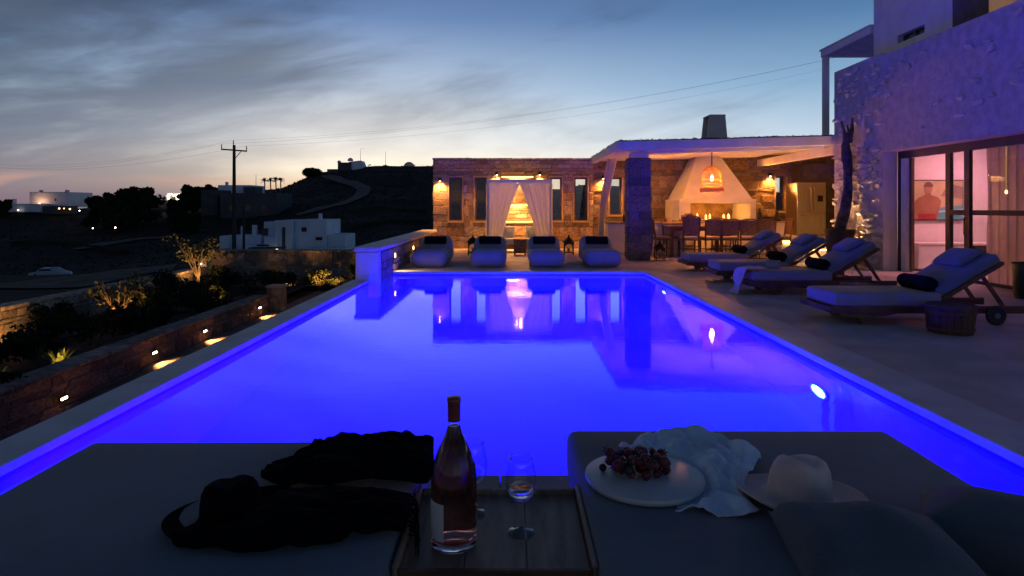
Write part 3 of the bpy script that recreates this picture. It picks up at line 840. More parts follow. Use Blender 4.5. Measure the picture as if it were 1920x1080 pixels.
uplight(-5.75, 20.7, -1.4, (-5.85, 21.3, -.8), 50)
shrub(-7.35, 21.2, -1.55, .55, .45, 'little shrub lit gold at the left of the end wall', m_leaf, 400, .08, 4)
uplight(-7.3, 20.75, -1.4, (-7.35, 21.3, -1), 30)
shrub(-8.5, 18.2, -1.56, .9, .55, 'low leaning bush lit orange in the middle of the garden', m_leaf, 700, .10, 5)
uplight(-8.4, 17.6, -1.42, (-8.5, 18.4, -.9), 45)
k = 0
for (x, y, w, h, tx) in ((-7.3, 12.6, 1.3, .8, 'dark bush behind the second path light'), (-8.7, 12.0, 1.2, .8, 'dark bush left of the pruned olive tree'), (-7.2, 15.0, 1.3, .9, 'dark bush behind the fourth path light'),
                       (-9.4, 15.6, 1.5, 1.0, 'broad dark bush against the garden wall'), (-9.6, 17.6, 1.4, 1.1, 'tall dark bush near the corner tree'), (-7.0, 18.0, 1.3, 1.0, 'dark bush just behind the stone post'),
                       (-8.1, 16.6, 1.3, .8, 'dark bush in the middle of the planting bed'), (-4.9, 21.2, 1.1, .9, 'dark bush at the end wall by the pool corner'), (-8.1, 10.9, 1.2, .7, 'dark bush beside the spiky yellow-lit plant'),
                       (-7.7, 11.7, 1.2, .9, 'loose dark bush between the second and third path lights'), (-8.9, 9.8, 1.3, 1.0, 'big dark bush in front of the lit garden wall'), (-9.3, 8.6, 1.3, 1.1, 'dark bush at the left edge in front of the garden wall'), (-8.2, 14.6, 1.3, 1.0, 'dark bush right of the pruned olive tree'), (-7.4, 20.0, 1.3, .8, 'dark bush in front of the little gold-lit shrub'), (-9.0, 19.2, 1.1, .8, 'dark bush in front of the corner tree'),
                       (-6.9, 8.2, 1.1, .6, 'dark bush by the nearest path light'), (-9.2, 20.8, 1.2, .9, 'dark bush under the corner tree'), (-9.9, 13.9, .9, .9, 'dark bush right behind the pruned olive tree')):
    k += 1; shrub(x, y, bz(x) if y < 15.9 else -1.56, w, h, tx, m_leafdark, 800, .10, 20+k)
# ================================================================== outdoor kitchen
kw = empty('kitchen_wall', (0,0,0), 'rough stone back wall of the outdoor kitchen', 'wall')
kh = [(2.82, 3.17, .97, 2.05), (7.62, 7.92, 1.08, 2.09)]
walled(kw, 'wall_core', 2.352, 10.2, WY, WY+.45, 0, 2.56, kh, m_mortar)
def hoodskip(s, z, rnd): return (4.55 < s < 6.3 and z < 1.4) or (5.1 < s < 5.8) or (s > 8.6) or (s > 7.0 and z < .4)
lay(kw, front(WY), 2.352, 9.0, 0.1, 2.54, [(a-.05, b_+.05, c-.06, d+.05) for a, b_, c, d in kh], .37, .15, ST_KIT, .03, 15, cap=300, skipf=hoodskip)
for a, c, zb, zt in kh:
    window(kw, a, c, zb, zt, WY+.10)
    B().box(a-.05, c+.05, WY-.05, WY+.10, zb-.055, zb-.001, .006).obj('sill', m_dressed, kw)
    B().box(a-.048, a-.002, WY-.03, WY+.02, zb, zt, .004).obj('window_surround', m_dressed, kw)
    B().box(c+.002, c+.048, WY-.03, WY+.02, zb, zt, .004).obj('window_surround', m_dressed, kw)
wall_lamp(7.42, 2.12, WY-.02, 'downlight shining on the stones left of the fridge', 60)
B().prism([(2.352, 2.561), (10.2, 2.561), (10.2, 2.77), (9.9, 2.764), (2.352, 2.5645)], 1, WY, WY+.45).obj('wall_head', m_mortar, kw)
# side wall to the right of the fridge
setp(B().box(9.9, 10.2, 13.95, 18.5, 0, 2.7).obj('side_wall', m_stone2), 'dark side wall at the right end of the kitchen', 'wall')
# roof
rf = empty('kitchen_roof', (0,0,0), 'flat white roof with reed edge over the outdoor kitchen', 'roof')
TL = .026
def slab(x0, x1, y0, y1, z0, z1, bev=0):
    b = B().box(x0, x1, y0, y1, z0, z1, bev)
    for v in b.b.verts: v.co.z += (v.co.x-2.43)*TL
    return b
slab(2.36, 9.9, 14.06, 18.95, 2.565, 2.615).obj('ceiling', m_white, rf)
slab(2.43, 9.9, 13.94, 14.055, 2.43, 2.63, .008).obj('fascia', m_white, rf)
slab(2.30, 2.425, 13.95, 18.96, 2.45, 2.63, .008).obj('side_fascia', m_white, rf)
for i in range(22):
    y = 14.22+i*.205
    slab(2.44, 7.0, y, y+.055, 2.505, 2.563).obj('joist', m_white, rf)
slab(2.9, 7.0, 14.34, 14.52, 2.38, 2.50, .006).obj('beam', m_white, rf)
slab(7.06, 7.24, 14.1, 18.45, 2.24, 2.43, .008).obj('beam', m_white, rf)
slab(7.3, 9.9, 14.1, 14.25, 2.38, 2.56, .008).obj('beam', m_white, rf)
b = B(); rnd = random.Random(4)
for i in range(900):
    x = rnd.uniform(2.4, 7.3); y = 13.93+rnd.random()*.25; z = 2.635+(x-2.43)*TL
    b.obox((x, y, z+rnd.uniform(0, .012)), (x+rnd.uniform(-.12, .12), y+rnd.uniform(.0, .3), z+rnd.uniform(0, .045)), .012, .008)
for i in range(400):
    y = rnd.uniform(14, 18.9); b.obox((2.30+rnd.random()*.1, y, 2.638), (2.32+rnd.random()*.2, y+rnd.uniform(-.1, .2), 2.65+rnd.random()*.04), .012, .008)
setp(b.obj('reed_edge', m_reed, rf), None, None, None, 'stuff')
slab(2.42, 9.8, 14.0, 18.9, 2.632, 2.65).obj('reed_mat', m_reed, rf)
# column
kc = empty('stone_pillar', (2.86, 14.55, 0), 'square stone pillar holding the left corner of the kitchen roof', 'pillar')
B().box(-.22, .22, -.22, .22, 0, 2.30).obj('core', m_mortar, kc)
rnd = random.Random(9); z = 0; j = 0
while z < 2.28:
    h = min(rnd.uniform(.13, .24), 2.30-z)
    for sx, sy, ln in ((0,-1,1), (-1,0,0), (1,0,0), (0,1,1)):
        c = rnd.uniform(-.06, .06)
        for (a, b_) in (((-.25, c), (c, .25)) if rnd.random() < .6 else ((-.25, .25),)):
            cx_, w = (a+b_)/2, b_-a-.01
            loc = (cx_, sy*.22, z+h/2) if ln else (sx*.22, cx_*.86, z+h/2)
            link('stone', rnd.choice(ST_DARK), kc, loc, (0, 0, 0 if ln else R(90)), (w if ln else w*.86, .06+rnd.uniform(0, .03), h-.012))
    z += h; j += 1
B().box(-.17, .21, -.2, .2, 2.30, 2.44, .01).obj('capital', m_white, kc)
# chimney breast and hearth
fp = empty('fireplace', (0,0,0), 'white plaster fireplace with tapering hood in the outdoor kitchen', 'fireplace')
b = B(); lo = [(4.50, 16.97, 1.41), (6.37, 16.97, 1.41), (6.37, 18.46, 1.41), (4.50, 18.46, 1.41)]; hi = [(5.12, 17.75, 2.60), (5.78, 17.75, 2.60), (5.78, 18.46, 2.60), (5.12, 18.46, 2.60)]
A = [b.b.verts.new(p) for p in lo]; C = [b.b.verts.new(p) for p in hi]
for i in range(4): b.b.faces.new((A[i], A[(i+1)%4], C[(i+1)%4], C[i]))
b.b.faces.new(A[::-1]); b.b.faces.new(C)
b.obj('hood', m_white, fp)
B().box(4.42, 6.45, 16.9, 18.46, 1.30, 1.405, .008).obj('mantel', m_white, fp)
B().box(4.42, 4.72, 16.92, 18.46, .83, 1.298).obj('hearth_side', m_white, fp)
B().box(6.30, 6.45, 16.92, 18.46, .83, 1.298).obj('hearth_side', m_white, fp)
B().box(4.722, 6.298, 18.30, 18.46, .83, 1.298).obj('hearth_back', mat('firebrick', (.34,.20,.10), .8, var=.25, nscale=5, bump=.5), fp)
B().box(4.722, 6.298, 16.95, 18.30, .83, .86).obj('hearth_floor', m_dressed, fp)
ch = empty('chimney', (5.55, 17.6, 2.66), 'white chimney with a slanted open top on the kitchen roof', 'chimney')
b = B(); pr = [(-.30, 0), (-.22, 1.02), (.20, 1.04), (.30, .0)]
b.prism([(-.31, 0), (.31, 0), (.22, 1.0), (-.20, 1.0)], 1, -.30, -.22); b.obj('front_wall', m_white, ch)
b = B().prism([(-.31, 0), (.31, 0), (.22, 1.0), (-.20, 1.0)], 1, .22, .30); b.obj('back_wall', m_white, ch)
b = B(); b.prism([(-.23, .0), (.23, 0), (.23, 1.0), (-.23, 1.0)], 0, .225, .235); b.obj('side_wall', m_white, ch)
b = B(); b.prism([(-.22, 0), (.22, 0), (.22, .3), (-.22, .3)], 0, -.305, -.285); b.obj('side_wall', m_white, ch)
B().box(-.21, .23, -.31, .31, 1.0, 1.04, .01).obj('cap', m_white, ch)
B().box(-.25, .22, -.215, .215, .31, .33).obj('flue', m_iron, ch)
# counters
kc1 = empty('kitchen_counter', (0,0,0), 'long white plastered counter in front of the fireplace', 'counter')
B().box(2.40, 4.35, 16.02, 16.7, 0, .78, .008).obj('counter_base', m_white, kc1); B().box(2.36, 4.39, 15.98, 16.74, .78, .82, .008).obj('counter_top', m_dressed, kc1)
B().box(4.40, 7.2, 16.75, 17.45, 0, .78, .008).obj('counter_base', m_white, kc1); B().box(4.395, 7.24, 16.9-.19, 16.895, .781, .825, .006).obj('counter_top', m_dressed, kc1)
# steps with LED strips
sp_ = empty('lit_step', (0,0,0), 'two white steps with glowing strips below the fridge', 'steps'); 
B().box(6.35, 9.88, 14.98, 15.6, .0, .18).obj('riser', m_white, sp_); B().box(6.30, 9.88, 14.93, 15.6, .21, .26, .006).obj('tread', m_white, sp_)
B().box(6.60, 9.88, 15.62, 18.45, .0, .36).obj('riser', m_white, sp_); B().box(6.55, 9.88, 15.56, 18.46, .37, .42, .006).obj('tread', m_white, sp_)
B().box(6.36, 9.86, 14.985, 15.0, .182, .208).obj('led_strip', m_warm2, sp_); B().box(6.61, 9.86, 15.63, 15.65, .362, .369).obj('led_strip', m_warm2, sp_)
B().box(6.62, 9.86, 15.59, 15.604, .325, .358).obj('led_strip', m_warm2, sp_)
light('step_glow', 'AREA', (7.0, 14.93, .18), (1,.5,.15), 12, .3, (7.0, 14.4, 0)); light('step_glow', 'AREA', (8.0, 15.5, .34), (1,.5,.15), 12, .3, (8.0, 14.9, 0))
# fridge
fr = empty('fridge', (7.88, 17.2, .42), 'tall stainless steel fridge with freezer drawer', 'fridge')
B().box(-.38, .38, -.30, .35, .03, 1.42, .008).obj('body', m_steel, fr)
B().box(-.38, -.003, -.36, -.303, .62, 1.42, .008).obj('door', m_steel, fr); B().box(.003, .38, -.36, -.303, .62, 1.42, .008).obj('door', m_steel, fr)
B().box(-.38, .38, -.36, -.303, .05, .61, .008).obj('drawer', m_steel, fr)
for x, dd in zip((-.06, .06), [c for c in fr.children if c.name.startswith('door')]): B().tube([(x, -.36, .70), (x, -.41, .74), (x, -.41, 1.24), (x, -.36, 1.28)], .011, 8).obj('handle', m_steel, dd, True)
B().tube([(-.30, -.36, .55), (-.28, -.41, .55), (.28, -.41, .55), (.30, -.36, .55)], .011, 8).obj('handle', m_steel, fr, True)
B().box(.16, .30, -.366, -.361, .92, 1.08, .002).obj('dispenser', m_iron, fr)
tc_ = empty('darkening_block', (8.65, 18.0, .42), 'dark block added to darken the wall behind and beside the steel fridge', 'cabinet')  # added so the lit wall round the fridge stays dark
B().box(-.62, 1.2, -.38, .40, 0, 1.98).obj('block_body', m_pot, tc_)
for i in range(3): B().box(-.61+i*.60, -.61+(i+1)*.60-.008, -.40, -.382, .02, 1.96, .003).obj('door_front', m_pot, tc_)
# pendant
pd = empty('pendant_lamp', (4.84, 15.5, 1.2), 'large woven cane pendant lamp hanging over the dining table', 'pendant lamp')
PZ = .36
prof = [(.05, .62), (.12, .60), (.19, .53), (.225, .44), (.235, .34), (.235, .14)]
N = 42
for i in range(N):
    a = 2*math.pi*i/N
    B().tube([(r*math.cos(a), r*math.sin(a), z+PZ-.0) for r, z in prof], .0068, 4).obj('cane', m_straw, pd, True)
for r, z in ((.06, .615), (.20, .51), (.237, .32), (.237, .22), (.24, .13)):
    B().tube([(r*math.cos(k*math.pi/16), r*math.sin(k*math.pi/16), z+PZ) for k in range(33)], .009, 5, False).obj('hoop', m_straw, pd, True)
b = B(); rnd = random.Random(6)
for i in range(44):
    a = 2*math.pi*i/44; r = .245
    b.lathe([(0, 0), (.022, -.02), (.028, -.07), (.018, -.12), (0, -.135)], (r*math.cos(a)*1.05, r*math.sin(a)*1.05, .12+PZ+rnd.uniform(-.01, .01)), 6)
setp(b.obj('tassel_fringe', m_straw, pd, True), None, None, None, 'stuff')
B().tube([(0,0,.62+PZ), (0,0,1.36)], .012, 6).obj('cord', m_iron, pd); B().lathe([(.05, 1.37), (.05, 1.33), (.015, 1.30)], n=14).obj('ceiling_rose', m_iron, pd)
B().lathe([(0, .42), (.03, .38), (.04, .33), (.03, .28), (0, .265)], (0, 0, PZ), 12).obj('bulb', emis('lamp_bulb', (1,.55,.2), 14), pd, True)
light('pendant_light', 'POINT', (4.84, 15.5, 1.2+PZ+.20), (1,.31,.045), 55, .05); light('pendant_light', 'POINT', (4.84, 15.5, 1.44), (1,.31,.05), 52, .0)  # second, unseen point below the shade added to light hood and table smoothly
light('hearth_lamp', 'AREA', (5.5, 17.2, 1.28), (1,.42,.08), 14, .3, (5.6, 18.3, .95))
light('kitchen_downlight', 'AREA', (3.6, 17.6, 2.45), (1,.36,.07), 12, .15, (3.6, 17.6, 0)); light('kitchen_downlight', 'AREA', (8.3, 16.2, 2.45), (1,.36,.07), 8, .15, (8.3, 16.9, 0))
# table and chairs
dt = empty('dining_table', (5.0, 15.75, 0), 'long wooden dining table under the cane lamp', 'dining table')
for i in range(5): B().box(-1.25, 1.25, -.42+i*.168, -.42+i*.168+.165, .70, .74, .004).obj('plank', m_wicker, dt)
for sx in (-1.15, 1.15):
    for sy in (-.34, .34): B().box(sx-.035, sx+.035, sy-.035, sy+.035, 0, .70).obj('leg', m_teak, dt)
B().box(-1.15, 1.15, -.32, -.30, .62, .70).obj('apron', m_teak, dt); B().box(-1.15, 1.15, .30, .32, .62, .70).obj('apron', m_teak, dt)
def chair(loc, rz, label, h=.88):
    t = empty('dining_chair', loc, label, 'chair', 'wooden chairs round the dining table', rz)
    B().box(-.21, .21, -.20, .20, .41, .45, .012).obj('seat_frame', m_teak, t); B().box(-.19, .19, -.18, .18, .45, .495, .018, 2).obj('seat_cushion', m_mattress, t)
    for sx in (-.18, .18):
        B().tube([(sx, .17, 0), (sx, .17, .41)], [.015, .02], 6).obj('leg', m_teak, t)
        B().tube([(sx, -.22, 0), (sx, -.18, .42), (sx*1.12, -.24, h)], [.015, .022, .017], 6).obj('leg', m_teak, t)
    B().tube([(-.20, -.24, h-.01), (-.1, -.255, h+.03), (.1, -.255, h+.03), (.20, -.24, h-.01)], .018, 6).obj('top_rail', m_teak, t)
    B().grid([[(-.185+.37*i/6, -.215-.02*k/3-.012*math.sin(i/6*math.pi), .53+(h-.53)*k/3) for i in range(7)] for k in range(4)]).obj('woven_panel', m_wicker, t)
    for z in (.2,): B().tube([(-.18, .17, z), (.18, .17, z)], .01, 5).obj('stretcher', m_teak, t); B().tube([(-.18, -.2, z), (.18, -.2, z)], .01, 5).obj('stretcher', m_teak, t)
    return t
c0 = chair((4.20, 15.2, 0), 0, 'tall-backed chair with flowers behind it, left on the near side of the table', .95)
for x, tx in ((4.72, 'second chair from the left on the near side of the table'), (5.12, 'third chair from the left on the near side of the table'), (5.54, 'fourth chair from the left, behind the far teak lounger'), (5.98, 'near-side chair at the right end, in front of the dark vases')):
    c = chair((x, 15.2+random.uniform(-.04, .04), 0), random.uniform(-.06, .06), tx)
chair((3.62, 15.5, 0), R(-90), 'chair at the left end of the table, beside the tall lantern')
chair((6.55, 15.65, 0), R(90), 'chair at the right end of the table, in front of the glowing steps')
for x, tx in ((4.55, 'far-side chair facing the camera, left half of the table'), (5.35, 'far-side chair facing the camera, right half of the table')):
    chair((x, 16.35, 0), R(180), tx)
chair((4.05, 16.05, 0), R(-120), 'chair turned aside at the far left corner of the table', .86)
m_candle_flame = emis('candle_flame', (1,.6,.22), 12)
# flowers, candles, vases
fl = empty('flower_vase', (4.33, 15.75, .74), 'dark bouquet in a vase at the left of the dining table', 'vase')
B().lathe([(.05, 0), (.07, .05), (.045, .12), (.055, .15)], n=14).obj('vase', m_pot, fl, True)
b = B(); leafy(b, (0, 0, .21), (.17, .15, .10), 260, .05, random.Random(3)); b.obj('bouquet', mat('dry_flowers', (.20,.08,.06), .9, var=.4), fl, recalc=False)
for x, h, y, tx in ((4.98, .14, 17.2, 'tall candle at the left inside the hearth'), (5.24, .11, 17.3, 'candle second from the left inside the hearth'), (5.30, .13, 17.15, 'candle beside the middle of the hearth'), (5.72, .12, 17.3, 'candle third from the right in the hearth'), (5.80, .13, 17.15, 'tallest candle at the right in the hearth'), (5.88, .10, 17.35, 'small candle at the right end of the hearth')):
    t = empty('candle', (x, y, .861), tx, 'candle', 'candles in the hearth')
    B().lathe([(.028, 0), (.028, h), (.0, h-.004)], n=12).obj('wax', m_candle, t)
    B().lathe([(0, h), (.005, h+.008), (.003, h+.02), (0, h+.028)], n=6).obj('flame', m_candle_flame, t, True)
light('kitchen_uplight', 'AREA', (5.6, 16.2, 1.6), (1,.42,.12), 0.01, .3, (5.6, 16.2, 2.6)) if False else None
light('ceiling_fill', 'SPOT', (3.9, 17.3, 1.7), (1,.34,.07), 60, 0, (4.1, 16.6, 2.6), 150); light('ceiling_fill', 'SPOT', (6.9, 17.9, 1.7), (1,.34,.07), 90, 0, (6.5, 16.8, 2.6), 150)  # added unseen fill that brightens the kitchen ceiling
light('candle_glow', 'POINT', (5.35, 17.1, 1.05), (1,.42,.08), 2.2, .03); light('candle_glow', 'POINT', (5.8, 17.1, 1.05), (1,.42,.08), 2.2, .03)
for x, y, r, h, tx, nm in ((6.52, 16.85, .06, .34, 'tall dark jug on the counter right of the hearth', 'jug'), (6.72, 16.82, .13, .12, 'wide dark bowl on the counter', 'bowl'), (6.98, 16.85, .10, .26, 'dark pointed tagine-like pot at the right end of the counter', 'pot')):
    if nm == 'jug': b = B().lathe([(r*.8, 0), (r*1.2, h*.3), (r, h*.6), (r*.4, h*.8), (r*.6, h)], n=16)
    elif nm == 'bowl': b = B().lathe([(r*.4, 0), (r, h*.7), (r*1.05, h), (r*.95, h), (r*.35, h*.2), (0, h*.15)], n=18)
    else: b = B().lathe([(r, 0), (r*1.2, h*.2), (r*.9, h*.35), (r*.35, h*.8), (r*.4, h), (0, h)], n=16)
    setp(b.obj(nm, m_pot, smooth=True, loc=(x, y, .825 if y < 16.9 else .8)), tx, nm, 'dark pottery on the counter')
b = B().lathe([(.02, 0), (.03, .02), (.03, .16), (.012, .2), (.012, .25)], n=12); setp(b.obj('bottle', m_iron, smooth=True, loc=(2.85, 16.3, .82)), 'small dark bottle on the left counter', 'bottle')
b = B().box(-.07, .07, -.05, .05, 0, .10, .01); setp(b.obj('storage_box', m_dressed, loc=(3.98, 16.25, .82)), 'pale little box on the left counter beside the pillar', 'box')
# tied curtain at the kitchen's left side
rows = []
for i in range(13):
    f = i/12; z = 2.42-2.27*f; cx_ = 2.56-.34*f-.05*math.sin(f*3.1); w = .17*(1-f)**.8+.07+(.05*max(0, f-.85)*6)
    rows.append([(cx_+w*(j/10-.5)*1.0, 16.3+.05*math.cos(j*2.3+f), z) for j in range(11)])
t = B().grid(rows).obj('tied_curtain', m_curtain, smooth=True); setp(solid(t, .004), 'white curtain gathered aside at the left edge of the kitchen', 'curtain')

# ================================================================== gazebo
gz = empty('gazebo', (0,0,0), 'white four-post gazebo frame in front of the stone wall', 'gazebo')
GX0, GX1, GY0, GY1, GZT = -.64, 1.01, 16.3, 18.25, 1.90
for x in (GX0, GX1-.07):
    for y in (GY0, GY1-.07): B().box(x, x+.07, y, y+.07, 0, GZT-.09, .005).obj('post', m_white, gz)
B().box(GX0-.01, GX1+.01, GY0-.005, GY0+.08, GZT-.088, GZT, .005).obj('beam', m_white, gz); B().box(GX0-.01, GX1+.01, GY1-.08, GY1, GZT-.088, GZT, .005).obj('beam', m_white, gz)
for x in (GX0, GX1-.07, .15): B().box(x, x+.07, GY0+.082, GY1-.082, GZT-.08, GZT-.002, .005).obj('beam', m_white, gz)
for x, s in ((GX0+.075, 1), (GX1-.075, -1)): B().obox((x, GY0+.04, GZT-.36), (x+s*.26, GY0+.04, GZT-.10), .03, .03).obj('brace', m_white, gz)
def curtain(name, label, fn, nu=44, nv=16, m=m_curtain):
    rows = [[fn(i/nu, j/nv) for i in range(nu+1)] for j in range(nv+1)]
    o = B().grid(rows).obj(name, m, smooth=True); setp(solid(o, .003), label, 'curtain', 'white sheer curtains hung on the gazebo'); return o
def frontc(side):
    def f(u, v):
        z = GZT-.10-(GZT-.16)*v
        inner = .80*(1-v)+.30*v-.10*math.sin(v*math.pi)*0.6        # hem width from the post inwards
        x = u*inner; x = (GX0+.03+x) if side < 0 else (GX1-.03-x)
        pinch = 1-.5*v
        return (x, GY0-.03+.028*math.sin(u*26+v*1.5)*(0.5+.6*(1-pinch))+.01*math.sin(u*61), z)
    return f
curtain('front_curtain', 'left sheer curtain drawn aside at the front of the gazebo', frontc(-1)); curtain('front_curtain', 'right sheer curtain drawn aside at the front of the gazebo', frontc(1))
curtain('side_curtain', 'sheer curtain hanging down the left side of the gazebo', lambda u, v: (GX0-.012+.02*math.sin(u*34), GY0+.1+u*1.75, GZT-.10-(GZT-.14)*v))
curtain('side_curtain', 'sheer curtain hanging down the right side of the gazebo', lambda u, v: (GX1+.012+.02*math.sin(u*34), GY0+.1+u*1.75, GZT-.10-(GZT-.14)*v))
def armchair(x, label):
    t = empty('lounge_chair', (x, 17.0, 0), label, 'lounge chair', 'low lounge chairs inside the gazebo')
    B().box(-.36, .36, -.38, .40, .10, .20, .01).obj('base', m_wicker, t)
    for a in (-.3, .3):
        for c in (-.32, .34): B().box(a-.03, a+.03, c-.03, c+.03, 0, .10).obj('leg', m_teak, t)
    b = puffy(rrect(-.37, .30, .20, .37, .05), .66, .05); b.obj('seat_cushion', m_pouf, t, True)
    o = link('back_cushion', pillow_mesh(.62, .40, .20, m_pouf, seed=x), t, (0, .26, .50), (R(72), 0, 0))
    return t
armchair(-.22, 'dark lounge chair behind the left gazebo curtain'); armchair(.66, 'dark lounge chair behind the right gazebo curtain')
wt_ = empty('wicker_table', (.20, 16.0, 0), 'square woven side table in front of the gazebo chairs', 'side table')
B().box(-.16, .16, -.16, .16, .05, .38, .01).obj('woven_body', m_wicker, wt_); B().box(-.18, .18, -.18, .18, .38, .405, .006).obj('top', m_teak, wt_)
for a in (-.13, .13):
    for c in (-.13, .13): B().box(a-.02, a+.02, c-.02, c+.02, 0, .05).obj('leg', m_teak, wt_)
light('gazebo_glow', 'AREA', (.16, 17.6, 1.95), (1,.42,.12), 90, .3, (.16, 17.4, 0))
fl_ = empty('floor_lamp', (-.83, 17.9, 0), 'tiny floor light at the foot of the left gazebo post', 'floor lamp')
B().box(-.07, .07, -.03, .03, 0, .03).obj('base', m_iron, fl_); B().box(-.06, .06, -.02, .02, .03, .12).obj('diffuser', m_warm2, fl_)

# lanterns
def lantern(x, y, s, label):
    t = empty('lantern', (x, y, 0), label, 'lantern', 'dark arched floor lanterns'); m = m_iron
    B().box(-.13*s, .13*s, -.13*s, .13*s, .06*s, .085*s, .004).obj('base', m, t)
    for a in (-1, 1):
        for c in (-1, 1): B().tube([(a*.12*s, c*.12*s, 0), (a*.12*s, c*.12*s, .34*s)], .011*s, 6).obj('post', m, t)
    for k in range(4):
        M = Matrix.Rotation(k*math.pi/2, 4, 'Z'); b = B(); pts = [(-.115*s, .22*s), (-.115*s, .345*s), (.115*s, .345*s), (.115*s, .22*s), (.085*s, .28*s), (0, .325*s), (-.085*s, .28*s)]
        b.prism(pts, 1, -.123*s, -.117*s); bmesh.ops.transform(b.b, matrix=M, verts=b.b.verts); b.obj('arch_panel', m, t)
        b = B(); b.box(-.105*s, .105*s, -.1195*s, -.1175*s, .09*s, .33*s, 0, 1, M); b.obj('pane', m_glass, t)
    B().lathe([(.175*s, 0), (.15*s, .03*s), (.11*s, .09*s), (.04*s, .14*s), (.02*s, .17*s), (.03*s, .19*s), (0, .215*s)], (0, 0, .345*s), 4 if False else 12).obj('dome', m, t)
    B().tube([(.03*s*math.cos(a*.785), 0, .585*s+.03*s*math.sin(a*.785)) for a in range(9)], .004*s, 4, False).obj('ring', m, t)
    B().lathe([(.035*s, 0), (.035*s, .11*s), (0, .11*s)], (0, 0, .086*s), 12).obj('candle', m_mattress, t)
lantern(-.97, 15.9, .92, 'dark lantern between the two left grey loungers'); lantern(1.41, 15.9, .92, 'dark lantern between the two right grey loungers'); lantern(3.30, 14.3, .82, 'dark lantern at the foot of the stone pillar')

# ================================================================== grey upholstered loungers
def pouf(x, y, label, seed):
    t = empty('grey_lounger', (x, y, 0), label, 'lounger', 'grey upholstered loungers at the far end of the pool')
    prof = [(-.01, .09), (.06, .015), (.5, .01), (1.2, .01), (1.62, .02), (1.70, .10), (1.66, .34), (1.58, .50), (1.48, .56), (1.36, .52), (1.20, .40), (1.02, .33), (.8, .315), (.4, .345), (.14, .355), (.02, .31), (-.04, .20)]
    P = []
    for i in range(len(prof)):
        a, b_ = Vector(prof[i]), Vector(prof[(i+1)%len(prof)]); k = max(1, int((b_-a).length/.10))
        for j in range(k): P.append(tuple(a.lerp(b_, j/k)))
    b = puffy(P, .70, .15, nedge=7)
    for v in b.b.verts: v.co += Vector((0, 0, 1))*mnoise.noise(v.co*5+Vector((seed, 0, 0)))*.012; v.co.x *= 1+.02*math.sin(v.co.z*8)
    b.obj('upholstered_body', m_pouf, t, True)
    rows = [[(-.345+.69*i/14, y_, z_) for i in range(15)] for y_, z_ in ((.93, .325), (.935, .329), (.94, .325))]
    B().tube([(-.33, .96, .325), (0, .955, .335), (.33, .96, .325)], .006, 5).obj('seam', m_grey, t, True)
    return t
def roll(name, c, L, r, rz, label, m=m_black, group=None, tilt=0):
    b = B(); prof = [(0, -L/2)]+[(r*(1-.0*abs(k-5)/5)*(0.82 if k in (0, 10) else 1), -L/2+L*k/10) for k in range(11)]+[(0, L/2)]
    b.lathe(prof, n=22); b.jit(.006, 12, c[0])
    o = b.obj(name, m, smooth=True, loc=c, rot=(0, R(90)+tilt, rz)); setp(o, label, 'rolled towel', group); return o
names = ['leftmost of the four grey loungers, beside the low parapet', 'grey lounger second from the left, in line with the left gazebo curtain', 'grey lounger third from the left, in line with the right gazebo curtain', 'rightmost of the four grey loungers, beside the stone pillar']
for i, x in enumerate((-1.64, -.47, .69, 1.82)):
    pouf(x, 12.55, names[i], i*3.3)
    b = B().box(-.24, .24, -.035, .035, -.09, .09, .03, 3); b.jit(.006, 9, i)
    o = b.obj('black_cushion', m_black, smooth=True, loc=(x, 13.72, .49), rot=(R(-38), 0, 0)); setp(o, 'small black cushion on the '+names[i].split(',')[0].replace('leftmost of the four grey loungers', 'leftmost grey lounger').replace('rightmost of the four grey loungers', 'rightmost grey lounger'), 'cushion', 'black cushions on the grey loungers')

